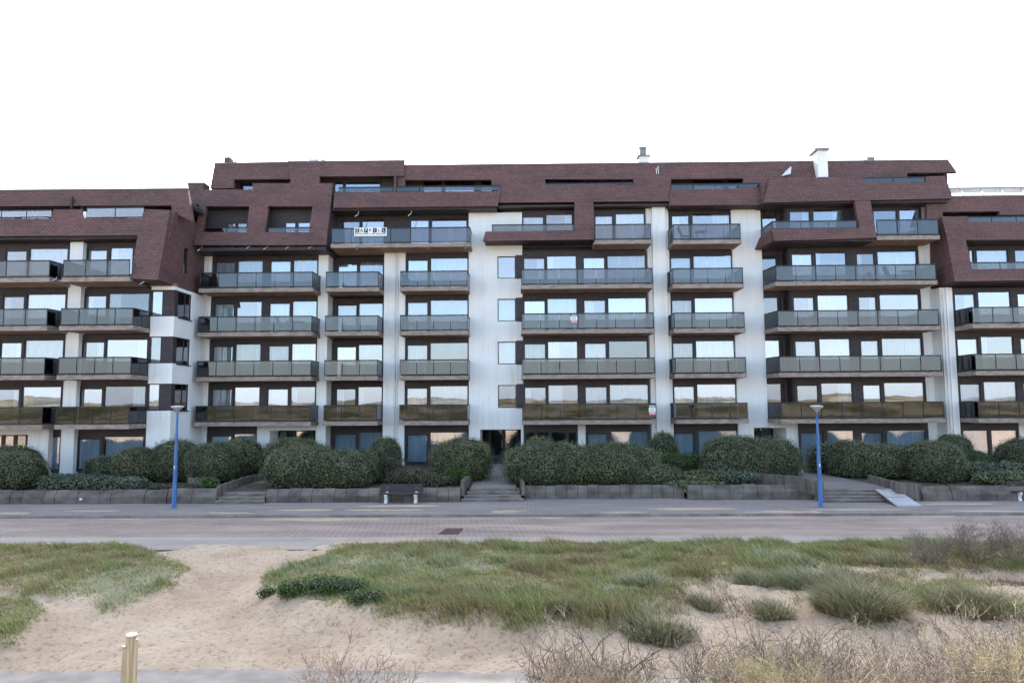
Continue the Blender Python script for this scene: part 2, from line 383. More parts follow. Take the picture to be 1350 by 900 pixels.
# bay D right pier, E surround, F
xD2, xE_ = x3(863, WY), xE0
white.box(xD1, xE_, WY, 46.8, 0.3, Z(870, 274, WY)); white.box(x3(861.5, WY-.05), x3(879, WY), WY-.28, WY-.002, 0.3, Z(870, 274, WY)-.02)
xF0 = x3(1007, WY); fn0, fn1 = X(994, 570, WY), X(1034, 570, WY); fnz = Z(1012, 563.5, WY)
wall_holes(white, xE1, xF0, WY, WY+.45, 0.3, Z(985, 276.5, WY), [(fn0, xF0+1, 0, fnz)])
xG1 = X(1054, 580, 44.5)
wall_holes(white, xF0, xG1, WY-.35, WY+.3, 0.3, S[1]-.252, [(xF0-1, fn1, 0, fnz)])
white.box(fn0-.2, fn0, WY+.452, 47.3, .3, 3.2); white.box(fn1, fn1+.2, WY+.302, 47.3, .3, 3.2); white.box(fn0, fn1, WY+.452, 47.3, fnz+.002, 3.2)
xFr0, xFr1 = x3(1213, 44.6), x3(1231, WY)
white.box(xFr0, xFr1, 44.6, 46.9, 0.3, Z(1225, 268, 44.6)); 
# ground floor right half of bay A with its entrance niche; pier in bay D
an0, an1, anz = X(356, 575, WY), X(424, 575, WY), Z(390, 567, WY)
xAg = X(339, 580, WY)
wall_holes(white, xAg, xP0, WY-.05, WY+.35, 0.3, S[1]-.252, [(an0, an1, 0, anz)])
white.box(an0-.2, an0, WY+.352, 46.8, .3, 3.2); white.box(an1, an1+.2, WY+.352, 46.8, .3, 3.2); white.box(an0, an1, WY+.352, 46.8, anz+.002, 3.2)
white.box(X(762, 575, WY-.05), X(772, 575, WY-.05), WY-.1, WY+.4, 0.3, S[1]-.252)
# glazing, storeys 1-4
def px2(lst, Y): return [(x3(a, Y), x3(b, Y), s) for a, b, s in lst]
YA, YB, YC, YD, YE, YF = WY+.12, 46.2, WY+.22, WY-.05, WY+.22, 44.5
wA = px2([(282.7, 309.5, 1), (312, 346, 0), (355.5, 383, 1), (385.5, 418.5, 0)], YA)
wB = px2([(445, 471, 1), (473, 505.5, 0)], YB)
wC = px2([(537, 564.5, 1), (567, 617.4, 0)], YC)
wD = px2([(690.5, 719, 1), (721, 761, 0), (769.5, 798.5, 1), (801, 852.5, 0)], YD)
wE = px2([(885, 912.5, 1), (915, 967.5, 0)], YE)
wF = px2([(1045.5, 1073.5, 1), (1077, 1118.5, 0), (1131.5, 1155.5, 1), (1159, 1212, 0)], YF)
xFm = x3(1042.5, YF); xFs1 = x3(1026, WY+.3)
for k in (1, 2, 3, 4):
    zc = None
    bay(block, clad, xA0, xA1, YA, k, wA, zceil=(14.13 if k == 4 else None))
    bay(block, clad, xB0, xB1, YB, k, wB); bay(block, clad, xC0, xC1, YC, k, wC)
    bay(block, clad, xD0, xD1, YD, k, wD); bay(block, clad, xE0, xE1, YE, k, wE)
    bay(block, clad, xFm, xFr0, YF, k, wF)
    bay(block, clad, xF0, xFm, WY+.3, k, [(xF0+.03, xFs1, 0)], 'none')
    clad.box(xFm-.08, xFm-.002, YF+.02, WY+.3, S[k], S[k+1]-.252)
    clad.box(xFs1+.1, xFs1+.18, WY-.05, WY+.23, S[k], S[k+1]-.6)
# ground floor glazing
def x0r(px, Y): return X(px, 580, Y)
def g0(lst, Y): return [(x0r(a, Y), x0r(b, Y), s) for a, b, s in lst]
bay(block, clad, xA0, xAg-.002, YA, 0, g0([(277.7, 306, 1), (308, 339, 0)], YA), 'blind', .75)
bay(block, clad, xB0, xB1, YB, 0, g0([(441, 470, 1), (472, 504, 0)], YB), 'blind', .72)
bay(block, clad, xC0, xC1, YC, 0, g0([(536, 564, 1), (566.5, 618, 0)], YC), 'blind', .72)
bay(block, clad, xD0, x0r(762, WY-.1), YD, 0, g0([(692, 705, 0), (707, 724, 0), (726, 747, 0), (749, 760, 0)], YD), 'none', .72)
bay(block, clad, x0r(772, WY-.1), xD1, YD, 0, g0([(774, 802, 1), (805, 855, 0)], YD), 'blind', .72)
bay(block, clad, xE0, xE1, YE, 0, g0([(888, 916, 1), (920, 973, 0)], YE), 'blind', .72)
bay(block, clad, xG1, xFr0, YF, 0, g0([(1054.5, 1086, 1), (1090, 1126, 0), (1135, 1164, 1), (1168, 1221, 0)], YF), 'blind', .72)
# entrance doors
def entry(parent, x0, x1, Y, z0, z1, n, name='door'):
    w = (x1-x0)/n
    for i in range(n):
        d = window(parent, x0+i*w+.005, x0+(i+1)*w-.005, Y, z0, z1, 'none', name, 0.10)
        h = MB(); hx = x0+i*w+(w-.13 if i % 2 == 0 else .13)
        h.tube((hx, Y-.09, z0+.9), (hx, Y-.09, z0+1.35), .016); h.tube((hx, Y-.09, z0+.95), (hx, Y-.02, z0+.95), .012); h.tube((hx, Y-.09, z0+1.3), (hx, Y-.02, z0+1.3), .012)
        h.build('handle', M['alu'], d)
    inner.box(x0-.3, x1+.3, Y+.9, Y+1.0, z0-.3, z1+.4)
entry(block, X(645, 590, 47.3), X(684, 590, 47.3), 47.2, .78, Z(660, 566, WY)-.03, 2)
entry(block, an0+.02, an1-.02, 46.5, .78, anz-.03, 3)
entry(block, fn0+.02, fn1-.02, 47.0, .78, fnz-.03, 2)
inner.box(nx0, nx1, 46.0, 47.4, .70, .765); inner.box(an0, an1, WY+.36, 46.7, .70, .765); inner.box(fn0, fn1, WY+.46, 47.2, .70, .765)
# rooms: floor plates and back walls
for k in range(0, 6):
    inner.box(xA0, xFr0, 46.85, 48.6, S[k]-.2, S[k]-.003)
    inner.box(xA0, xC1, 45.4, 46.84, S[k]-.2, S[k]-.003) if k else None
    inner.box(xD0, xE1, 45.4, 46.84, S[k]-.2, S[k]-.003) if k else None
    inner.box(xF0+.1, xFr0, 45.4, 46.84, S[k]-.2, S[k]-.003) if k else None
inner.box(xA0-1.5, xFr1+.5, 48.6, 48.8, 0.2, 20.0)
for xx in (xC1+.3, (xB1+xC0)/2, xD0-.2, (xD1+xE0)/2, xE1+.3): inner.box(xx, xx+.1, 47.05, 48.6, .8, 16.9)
# ---- balconies
def bal(a, b, Yf, Yb, ks, **kw):
    for k in ks: balcony(block, x3(a, Yf), x3(b, Yf), Yf, Yb, S[k], **kw)
bal(261, 412, 43.3, WY-.002, (1, 2, 3, 4)); bal(428, 499, 43.4, WY-.002, (1, 2, 3, 4)); bal(526.7, 617, 43.4, WY-.002, (1, 2, 3, 4))
bal(686.7, 862, 43.1, WY-.16, (1, 2, 3, 4)); bal(887.7, 982, 43.3, WY-.002, (1, 2, 3, 4))
for k in (1, 2, 3, 4): balcony(block, x3(1024, 42.7), x3(1238, 42.7), 42.7, 44.43, S[k], xlb=x3(1007, 44.43)-.02)
balcony(block, X(436, 310, 43.4), X(620, 310, 43.4), 43.4, 45.62, S[5], sides='r')
balcony(block, X(784, 310, 43.2), X(859, 310, 43.1), 43.1, WY-.3, S[5], sides='r')
balcony(block, X(887.5, 310, 43.3), X(977.5, 310, 43.3), 43.3, WY-.002, S[5])
balcony(block, X(1156, 310, 42.7), X(1239, 310, 42.7), 42.7, 44.5, S[5], sides='r')
# ---- storey 5 behind the shingle
def r5(lst, Y, py=295): return [(X(a, py, Y), X(b, py, Y), s) for a, b, s in lst]
bay(block, clad, X(437, 300, 45.7), X(535, 300, 45.7), 45.7, 5, r5([(447, 475, 1), (477, 507, 0)], 45.7), 'none', zceil=16.79)
bay(block, clad, X(535, 300, 45.7)+.002, xC1-.002, 45.65, 5, r5([(541, 566, 1), (568.5, 616, 0)], 45.65), None, zceil=16.79)
bay(block, clad, X(663, 300, WY+.1), X(783, 300, WY+.1), WY+.1, 5, r5([(664, 679.5, 1), (689, 717, 1), (719.5, 755, 0)], WY+.1), None, zceil=16.9)
bay(block, clad, X(783, 300, WY+.1)+.003, X(853, 300, WY+.1), WY+.1, 5, r5([(784, 808, 1), (811, 850, 0)], WY+.1), 'full', zceil=16.9)
bay(block, clad, xE0, X(964, 300, YE), YE, 5, r5([(885, 908.6, 1), (912, 962.5, 0)], YE), None, zceil=16.8)
bay(block, clad, X(1037, 300, YF), X(1127, 300, YF), YF, 5, r5([(1040.6, 1068, 1), (1071.6, 1112.5, 0)], YF), 'side2', zceil=16.8)
bay(block, clad, X(1003, 300, WY+.3), X(1037, 300, WY+.3), WY+.3, 5, r5([(1004, 1024, 0)], WY+.3), 'none', zceil=16.8)
clad.box(X(1037, 300, YF)-.08, X(1037, 300, YF)-.003, YF+.02, WY+.3, S[5], 16.8)
bay(block, clad, X(1127, 300, YF)+.003, X(1215, 300, YF), YF, 5, r5([(1151, 1182.5, 1), (1185, 1213.5, 0)], YF), 'none', zceil=16.8)
# recesses of bay A on storey 5
for (xa, xb, wins) in ((262, 331, [(298.5, 311, 0), (313, 326.5, 0)]), (345, 415, [(376, 390.5, 0), (392.5, 410.5, 0)])):
    bay(block, clad, X(xa, 290, 44.8), X(xb, 290, 44.8), 44.8, 5, [(X(a, 297, 44.8), X(b, 297, 44.8), s) for a, b, s in wins], 'full', .98, zceil=17.07)
for px_t, px_b in ((262, 257), (328.5+1.2, 325+1.2), (412+1.2, 407+1.2)):
    for dx, flip in ((0, 0),):
        xx = X(px_t, 290, 44.2); clad.box(xx, xx+.25, PA(16.8)+.30, 44.73, 14.31, 17.07)
xx = X(351, 290, 44.2); clad.box(xx-.35, xx-.1, PA(16.8)+.30, 44.73, 14.31, 17.07)
pa, pb = X(257, 323, 43.2), X(429.6, 323, 43.2)
clad.box(pa+.05, pb-.05, PA(14.2)+.29, 46.5, 14.10, 14.30)           # soffit under the mansard
clad.box(pa+.05, pb-.05, PA(17.0)+.30, 46.5, 17.08, 17.25)
clad.hexa([(pb-.25, PA(14.3)+.29, 14.301), (pb-.002, PA(14.3)+.29, 14.301), (pb-.002, 46.6, 14.301), (pb-.25, 46.6, 14.301), (pb-.25, PA(18.3)+.29, 18.3), (pb-.002, PA(18.3)+.29, 18.3), (pb-.002, 46.6, 18.3), (pb-.25, 46.6, 18.3)])
for a, b in ((270, 326), (353, 410)):
    p, q = onp(a, 306, PA), onp(b, 306, PA); p.y += .1; q.y += .1; top_rail(block, p, q, p.z, .32)
# ---- shingle faces of the main block
sl = lambda plane, pts, th=.28: slant(shing, plane, pts, th)
sl(PA, [(266, 250), (333, 250), (333, 241.5), (438.5, 241.5), (435.5, 272), (262.5, 272)])
sl(PA, [(262.5, 272), (271.5, 272), (266.3, 306), (257.5, 306)]); sl(PA, [(328.5, 272), (353.6, 272), (349.7, 306), (325, 306)]); sl(PA, [(412, 272), (435.5, 272), (431.5, 306), (407, 306)])
sl(PA, [(257.5, 306), (431.5, 306), (429.6, 323), (255, 323)])
sl(P1, [(283, 215.8), (383, 213.8), (383, 236), (308, 236.6), (308, 248), (277, 248.5)])
# thin upright party fin on the roof terrace
p = onp(383, 224, P1); xq = p.x
shing.prism([(xq, p.y+.2, p.z), (xq, P1(18.0)+.2, 18.0), (xq, PA(18.2)+.25, 18.0)], [(xq+.22, p.y+.2, p.z), (xq+.22, P1(18.0)+.2, 18.0), (xq+.22, PA(18.2)+.25, 18.0)])
sl(P1b, [(380, 213.2), (533, 211.8), (533, 232), (421, 232.6), (421, 247), (384, 247)])
sl(P1, [(524, 232.5), (534, 232.2), (534, 247.5), (524, 247.5)])
shing.box(X(519.5, 240, 44.3), X(522, 240, 44.3), 44.3, 46.6, 17.9, 19.15)
sl(P1, [(533.4, 218.3), (648, 217.4), (648, 237), (533.4, 237.3)]); sl(P1, [(648, 217.4), (719, 216.6), (719, 266.6), (656, 267), (656, 246), (648, 246)])
sl(P0, [(441, 253.3), (660, 252), (656, 271.6), (439, 274)])
sl(P1, [(719, 216.6), (853, 215.2), (853, 236.2), (719, 236.4)]); sl(P1, [(719, 244), (853, 243.3), (853, 265.6), (719, 266.6)]); sl(P1, [(835, 236.25), (853, 236.2), (853, 243.3), (835, 243.4)])
sl(P1, [(853, 215.2), (885, 214.8), (885, 236), (883, 265.2), (853, 265.6)])
sl(P1, [(885, 214.8), (1012, 213.4), (1012, 234.8), (885, 236)]); sl(P1, [(980, 235.1), (1012, 234.8), (1012, 250), (980, 250)])
sl(P0, [(884, 249.8), (1006, 248.4), (1004, 270), (882.5, 271)])
# D parapet and pier on storey 5
sl(P1, [(757.5, 265.9), (782.5, 265.7), (783.5, 303.3), (757.5, 303.5)]); sl(P1, [(640, 305.4), (757.5, 303.5), (783.5, 303.3), (784, 315.5), (636.5, 317.5)])
d0 = onp(638, 316, P1); d1 = onp(784, 316, P1)
clad.box(d0.x+.03, d1.x-.03, d0.y+.26, WY-.004, d0.z-.02, d0.z+.15)
shing.hexa([(d0.x, d0.y+.281, d0.z), (d0.x+.25, d0.y+.281, d0.z), (d0.x+.25, WY-.003, d0.z), (d0.x, WY-.003, d0.z), (d0.x, P1(14.95)+.281, 14.95), (d0.x+.25, P1(14.95)+.281, 14.95), (d0.x+.25, WY-.003, 14.95), (d0.x, WY-.003, 14.95)])
p, q = onp(649, 304.8, P1), onp(757, 303.6, P1); p.y += .14; q.y += .14; top_rail(block, p, q, p.z-.02, .47)
top_rail(block, Vector((p.x, WY-.05, 0)), p, p.z-.02, .47)
# soffits above the storey-5 balconies
clad.box(X(437, 280, 44.2), xC1+.0, P0(16.8)+.29, 46.9, 16.80, 16.95); clad.box(xC1+.002, X(655, 275, 44.2), P0(16.8)+.29, WY+.4, zCD+.001, 16.95)
clad.box(X(657, 270, 44.2), X(883, 270, 44.2), P1(17.0)+.29, 46.8, 16.93, 17.08)
clad.box(X(883.5, 272, 44.1), X(1004, 272, 44.1), P0(16.8)+.29, 46.8, 16.78, 16.92)
# F
sl(P1, [(1012, 213.4), (1250, 211.2), (1262, 227.5), (1196, 228.2), (1196, 236), (1012, 237)])
sl(PF, [(1015, 235.2), (1137, 233.4), (1137, 240.4), (1221, 239.9), (1221, 232.6), (1246, 231.8), (1256.5, 261.5), (1007, 267)])
sl(PF, [(1127, 264.9), (1147.6, 264.5), (1153.5, 299.3), (1133.4, 300.5)]); sl(PF, [(1016.5, 302), (1133.4, 300.5), (1153.5, 299.3), (1156, 313.4), (1021, 317.6)])
f0 = onp(1007, 267, PF); f1 = onp(1256.5, 261.5, PF)
clad.box(f0.x+.05, f1.x-.15, f0.y+.28, 46.8, f0.z-.03, f0.z+.14)
shing.hexa([(f0.x+.0, PF(16.9)+.282, 16.86), (f0.x+.25, PF(16.9)+.282, 16.86), (f0.x+.25, 45.6, 16.86), (f0.x, 45.6, 16.86), (f0.x+.14, PF(18.3)+.282, 18.3), (f0.x+.39, PF(18.3)+.282, 18.3), (f0.x+.39, 45.6, 18.3), (f0.x+.14, 45.6, 18.3)])
shing.hexa([(f1.x-.25, PF(16.9)+.282, 16.9), (f1.x, PF(16.9)+.282, 16.9), (f1.x, 50, 16.9), (f1.x-.25, 50, 16.9), (f1.x-.7, PF(18.3)+.282, 18.3), (f1.x-.45, PF(18.3)+.282, 18.3), (f1.x-.45, 50, 18.3), (f1.x-.7, 50, 18.3)])
g_ = onp(1020, 317.6, PF); gt = onp(1016.5, 302, PF)
shing.hexa([(g_.x-.02, g_.y+.05, g_.z), (g_.x+.23, g_.y+.281, g_.z), (xF0+.2, 45.2, g_.z), (xF0-.45, 45.2, g_.z), (gt.x, gt.y+.05, gt.z), (gt.x+.23, gt.y+.281, gt.z), (xF0+.3, 45.2, gt.z), (xF0-.1, 45.2, gt.z)])
clad.hexa([(g_.x+.1, g_.y+.282, g_.z-.01), (onp(1156, 313.4, PF).x-.05, g_.y+.282, g_.z-.01), (onp(1156, 313.4, PF).x-.05, 45.2, g_.z-.01), (xF0-.3, 45.2, g_.z-.01), (g_.x+.1, g_.y+.282, g_.z+.12), (onp(1156, 313.4, PF).x-.05, g_.y+.282, g_.z+.12), (onp(1156, 313.4, PF).x-.05, 45.2, g_.z+.12), (xF0-.3, 45.2, g_.z+.12)])
p, q = onp(1020, 302, PF), onp(1131, 300.6, PF); p.y += .14; q.y += .14
top_rail(block, p, q, p.z-.02, .55); top_rail(block, Vector((xF0, 45.0, 0)), p, p.z-.02, .55)
clad.box(X(1127, 285, 43.9), X(1131, 285, 43.9), PF(16)+.3, YF-.07, 14.5, 16.83)
# roof terrace rails and glazing (storey 6)
for (a, b, y, h, pl) in ((446, 660, 252.5, .34, P0), (719, 853, 243.6, .16, P1), (885, 1004, 249.2, .38, P0), (1137.5, 1220.5, 240.2, .36, PF)):
    p, q = onp(a, y, pl), onp(b, y-(b-a)*.005, pl); p.y += .14; q.y += .14; top_rail(block, p, q, p.z-.02, h)
def slot(a, b, y, Yg, wins, st='full'):
    clad.box(X(a, y, Yg), X(b, y, Yg), Yg+.06, Yg+.16, 17.2, 19.9)
    for u, v in wins: window(block, X(u, y, Yg), X(v, y, Yg), Yg, 17.28, 19.15, st)
slot(300, 384, 242, 45.5, [(315, 335)], 'full'); slot(415, 536, 242, 45.5, [(441, 453), (455, 502)]); slot(536, 655, 242, 45.45, [(558, 583), (586, 626), (634, 649)], 'full')
slot(715, 840, 240, 45.5, [(735, 770), (773, 820)], 'none'); slot(880, 1012, 240, 45.45, [(913, 953), (959, 977)], 'full'); slot(1130, 1250, 236, 45.9, [(1150, 1190), (1205, 1240)], 'none')
deck = MB()
deck.box(X(277, 250, 44.6), X(1250, 250, 44.6), PF(17.2)+.3+1.2, 45.4, 17.12, 17.2)
deck.box(X(285, 216, 45.3), X(1249, 212, 45.3), P1(19.8)+.32, 57.5, 19.55, 19.72)
deck.box(X(279, 240, 45.0), X(1247, 230, 45.0), 48.8, 57.5, 17.2, 19.54)
deck.build('flat_roof', M['deck'], block)
clad.box(X(281, 216, 45.0), X(1252, 212, 45.0), P1(19.0)+.29, 45.3, 19.20, 19.34)      # ceiling of the roof terraces
clad.box(X(1247, 232, 45), X(1249.5, 232, 45), 45.2, 48.5, 17.2, 19.4)
rear = MB(); rear.box(xA0-1.2, xFr1+.6, 48.81, 57.4, 0.0, 17.1); rear.build('rear_wall', M['rear'], block)
# party upstand between the left block and the main block
sl(lambda z: 44.75+.25*(z-16), [(247, 240.3), (269, 240.3), (263, 300), (262, 330), (253.5, 330), (253, 292)], .9)
rear = MB(); rear.box(X(246, 260, 46), X(281, 260, 46), 45.75, 57.3, 14.0, 17.5); rear.box(X(250, 290, 44.6), X(261, 290, 44.6), 44.4, 45.74, 14.32, 17.4); rear.build('party_wall', M['clad'], block)
# coping line along the ridge
cop = MB()
for a, b, pl, ya, yb in ((283, 380, P1, 215.6, 213.9), (379, 533.3, P1b, 213.1, 211.7), (533.6, 1012, P1, 218.1, 213.3), (1012, 1250.5, P1, 213.3, 211.1)):
    p, q = onp(a, ya, pl), onp(b, yb, pl)
    cop.hexa([(p.x, p.y-.03, p.z-.02), (q.x, q.y-.03, q.z-.02), (q.x, q.y+.34, q.z-.02), (p.x, p.y+.34, p.z-.02), (p.x, p.y-.03, p.z+.04), (q.x, q.y-.03, q.z+.04), (q.x, q.y+.34, q.z+.04), (p.x, p.y+.34, p.z+.04)])
roof = shing.build('roof', M['shingle'], block); cop.build('coping', M['zinc'], roof)
# chimneys and vents
def chim(x0, x1, ytop, ybot, Y, dep, kind):
    z1, z0 = Z((x0+x1)/2, ytop, Y), Z((x0+x1)/2, ybot, Y); xa, xb = X(x0, ytop, Y), X(x1, ytop, Y); c = MB()
    if kind == 'white':
        c.box(xa+.05, xb-.05, Y, Y+dep, z0, z1-.18); o = c.build('chimney', M['white'], roof)
        d = MB(); d.box(xa-.18, xb+.06, Y-.12, Y+dep+.12, z1-.18, z1); return o, d.build('chimney_cap', M['zinc'], block)
    return None
def chimney_white(x0, x1, ytop, ybot, Y, dep):
    z1, z0 = Z((x0+x1)/2, ytop, Y), Z((x0+x1)/2, ybot, Y); xa, xb = X(x0, ytop, Y), X(x1, ytop, Y)
    c = MB(); c.mi = 0; c.box(xa, xb, Y, Y+dep, z0, z1-.16); c.mi = 1; c.box(xa-.16, xb+.10, Y-.12, Y+dep+.12, z1-.159, z1); c.build('chimney', [M['white'], M['zinc']], roof)
chimney_white(1077, 1090.3, 195.3, 233.5, 44.3, .95)
# louvred chimney
Y = 46.6; xa, xb = X(843, 205, Y), X(855.5, 205, Y); zb_, zm, zt_ = 19.6, Z(849, 204.6, Y), Z(849, 192.6, Y)
c = MB(); c.mi = 0; c.box(xa, xb, Y, Y+.62, zb_, zm-.08); c.mi = 1; c.box(xa-.12, xb+.1, Y-.1, Y+.72, zm-.079, zm)
xm0, xm1 = X(844, 198, Y), X(852.5, 198, Y)
for i in range(5):
    zz = zm + (zt_-zm)*i/5; c.box(xm0, xm1, Y+.08, Y+.5, zz+.012, zz+(zt_-zm)/5-.03)
c.box(xm0+.03, xm1-.03, Y+.1, Y+.48, zm+.004, zt_-.04); c.box(xm0-.04, xm1+.04, Y+.04, Y+.54, zt_-.035, zt_); c.build('chimney', [M['white'], M['zinc']], roof)
c = MB(); Y = 47.2; c.box(X(295.5, 210, Y), X(303, 210, Y), Y, Y+.6, 19.6, Z(299, 207.2, Y)); c.box(X(303.1, 210, Y), X(312, 210, Y), Y, Y+.6, 19.6, Z(299, 213.6, Y)); c.build('chimney', M['shingle'], roof)
c = MB(); Y = 47.4; c.box(X(407, 210, Y), X(420, 210, Y), Y, Y+.7, 19.6, Z(415, 208.8, Y)); c.tube((X(426, 210, Y), Y, 19.6), (X(426, 210, Y), Y, Z(426, 210.2, Y)), .16, .16, 12); c.build('roof_vent', M['alu'], roof)
c = MB(); Y = 47.0; c.box(X(1143.5, 208, Y), X(1153, 208, Y), Y, Y+.5, 19.6, Z(1148, 207, Y)); c.build('roof_vent', M['zinc'], roof)
c = MB(); p = onp(865, 228, P1)
for dx in (0, .12): c.tube((p.x+dx, p.y-.12, p.z-.12), (p.x+dx, p.y-.05, p.z+.30+dx), .022)
c.build('roof_bracket', M['pipe'], roof)
c = MB(); p = onp(1037, 232, P1); c.hexa([(p.x-.35, p.y-.05, p.z-.02), (p.x+.05, p.y-.45, p.z-.02), (p.x+.10, p.y-.42, p.z-.02), (p.x-.30, p.y-.02, p.z-.02), (p.x-.05, p.y-.05, p.z+.35), (p.x+.12, p.y-.45, p.z+.45), (p.x+.17, p.y-.42, p.z+.45), (p.x, p.y-.02, p.z+.35)]); c.build('roof_hatch', M['alu'], roof)
# rainwater pipes
def pipe(parent, px, Y, z0, z1, r=.05):
    d = MB(); x = X(px, 460, Y); d.tube((x, Y, z0), (x, Y, z1), r, r, 8)
    for k in range(6):
        zz = z0+.5+(z1-z0-1)*k/5; d.box(x-r-.02, x+r+.02, Y-r*.3, Y+r+.03, zz, zz+.05)
    d.build('drainpipe', M['pipe'], parent)
pipe(block, 271.5, WY-.07, .5, 14.05); pipe(block, 520.5, WY-.07, .5, 14.15); pipe(block, 524, WY-.06, .5, 14.15, .03); pipe(block, 857.5, WY-.07, .5, 16.9); pipe(block, 1232.5, WY-.1, .5, 16.2)
# folded awning arms under the balconies
aw = [(263, 329, 43.4), (327, 326, 43.4), (350, 327, 43.4), (379, 326, 43.4), (409, 326, 43.4), (472, 327, 43.7), (566, 326, 43.7), (615, 326, 43.7), (784, 320, 43.4), (819, 320, 43.4), (1154, 317, 43.2), (1194, 317, 43.2), (470, 284, 44.3), (540, 283, 44.3)]
for px_, py_, Y in aw:
    d = MB(); p = at(px_, py_, Y); d.tube(p+Vector((-.08, -.1, -.1)), p+Vector((.08, .1, .1)), .022, .022, 6); d.tube(p+Vector((.08, .1, .1)), p+Vector((.1, .12, .3)), .015, .015, 6); d.build('awning_arm', M['pipe'], block)
# small house plate, wall lamps
for px_, py_ in ((648, 560),):
    pass
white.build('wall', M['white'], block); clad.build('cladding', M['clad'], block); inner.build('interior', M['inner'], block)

# ================= left block
LY = 40.95; XS = -20.45
white = MB(); clad = MB(); shing = MB(); inner = MB()
def xl(px, Y, py=390): return X(px, py, Y)
xp0, xp1 = xl(89.5, LY), xl(106.5, LY); xw1 = xl(199.5, LY)
white.box(xp0, xp1, LY, LY+.6, .3, S[5]-.3)
zs_ = [(S[k]+1.0, S[k+1]-.32) for k in (1, 2, 3)]
zwin = [(Z(210, 417, LY)+2.74*(k-3), Z(210, 382, LY)+2.74*(k-3)) for k in (1, 2, 3)]
# corner column: white spandrels between wrapped corner windows; side wall
wall_holes(white, xw1, XS, LY, LY+.3, .3, S[4]-.25, [(xw1-1, XS+1, a, b) for a, b in zwin])
ysw = 43.1
rot = []
tmp = MB(); wall_holes(tmp, LY+.302, WY-.002, 0, .3, .3, S[4]-.25, [(LY, ysw, a, b) for a, b in zwin])
b0 = len(white.v); white.v += [(XS-z_, y_, z2) for (y_, z_, z2) in tmp.v]; white.f += [tuple(b0+i for i in f) for f in tmp.f]; white.m += tmp.m
for a, b in zwin:
    window(wing_l, xw1+.01, xw1+.70, LY+.06, a+.003, b-.003, 'full')
    clad.box(xw1+.701, XS-.02, LY+.03, LY+.45, a+.003, b-.003)
    f = MB(); y0, y1 = LY+.452, ysw-.004; xa = XS-.09; ym = (y0+y1)/2+.1
    for yy, ww in ((y0, .05), (ym, .05), (y1-.05, .05)): f.box(xa-.04, xa+.03, yy, yy+ww, a+.003, b-.003)
    f.box(xa-.04, xa+.03, y0+.051, y1-.051, a+.003, a+.06); f.box(xa-.04, xa+.03, y0+.051, y1-.051, b-.06, b-.003)
    w_ = f.build('corner_window', M['dark'], wing_l)
    g = MB(); g.box(xa-.012, xa, y0+.04, y1-.04, a+.05, b-.05); g.build('pane', M['pane'], w_)
    c = MB(); tmpc = MB(); curtain_strip(tmpc, y0+.05, y1-.05, 0, a+.05, b-.05); c.v = [(xa-.055+y_*.8, x_, z_) for x_, y_, z_ in tmpc.v]; c.f = tmpc.f; c.m = tmpc.m; c.build('curtain', M['curtain'], w_)
    s = MB(); s.box(XS, XS+.06, y0, y1+.03, a-.06, a); s.build('window_sill', M['dark'], wing_l)
GY = 41.35
w1 = [(xl(-52, GY), xl(-20, GY), 0), (xl(5, GY), xl(33.5, GY), 1), (xl(36.5, GY), xl(88, GY), 0)]
w2 = [(xl(112.5, GY), xl(141.5, GY), 1), (xl(143.5, GY), xl(198, GY), 0)]
xLe = xl(-95, GY)
for k in (1, 2, 3, 4):
    bay(wing_l, clad, xLe, xp0, GY, k, w1, zceil=(14.2 if k == 4 else None)); bay(wing_l, clad, xp1, xw1-.003, GY, k, w2 if k < 4 else [(xl(115, GY, 340), xl(142, GY, 340), 1), (xl(145, GY, 340), xl(176, GY, 340), 0)], zceil=(14.2 if k == 4 else None))
yg = 590
bay(wing_l, clad, X(64, yg, GY), X(81, yg, GY), GY, 0, [(X(65.5, yg, GY), X(80, yg, GY), 0)], 'blind', .72)
white.box(X(36, yg, LY), X(63.5, yg, LY), LY, LY+.5, .3, S[1]-.25); white.box(xLe, X(36, yg, LY)-.002, LY, LY+.5, Z(10, 573, LY), S[1]-.25)
bay(wing_l, clad, xp1, X(192, yg, GY), GY, 0, [(X(103, yg, GY), X(133, yg, GY), 1), (X(136, yg, GY), X(190, yg, GY), 0)], 'blind', .72)
entry(wing_l, X(-12, yg, 42.2), X(36, yg, 42.2), 42.2, .78, Z(10, 573, LY)-.02, 3)
white.box(X(36, yg, LY)+.01, X(40, yg, LY), LY+.502, 42.6, .3, 3.2)
for k in range(0, 6): inner.box(xLe, XS-.4, 41.5, 44.4, S[k]-.2, S[k]-.003)
inner.box(xLe, XS-.45, 44.4, 44.6, .3, 17.0); inner.box(xp0+.1, xp0+.2, 41.6, 44.4, .8, 17)
for k in (1, 2, 3, 4):
    balcony(wing_l, xl(-110, 39.1), xl(64, 39.1), 39.1, LY-.002, S[k], sides='r')
    balcony(wing_l, xl(80, 39.1), xl(177, 39.1) if k < 4 else xl(170, 39.1), 39.1, LY-.002, S[k], sides='lr' if k < 4 else 'l')
sl = lambda plane, pts, th=.28: slant(shing, plane, pts, th)
sl(PL, [(-110, 288), (67, 288), (70.7, 276), (108, 276), (109.4, 287.5), (186, 287.5), (190.8, 275.5), (224, 277), (218.3, 310), (-110, 312)])
sl(PL, [(181.4, 310.1), (218.3, 310), (208, 369), (172, 367)])
e1, e0 = onp(224, 277, PL), onp(208, 369, PL)
xs0 = e0.x; sz = Z(244, 362, 42.6), Z(244, 328, 42.6); sy0, sy1 = 42.15, 42.75
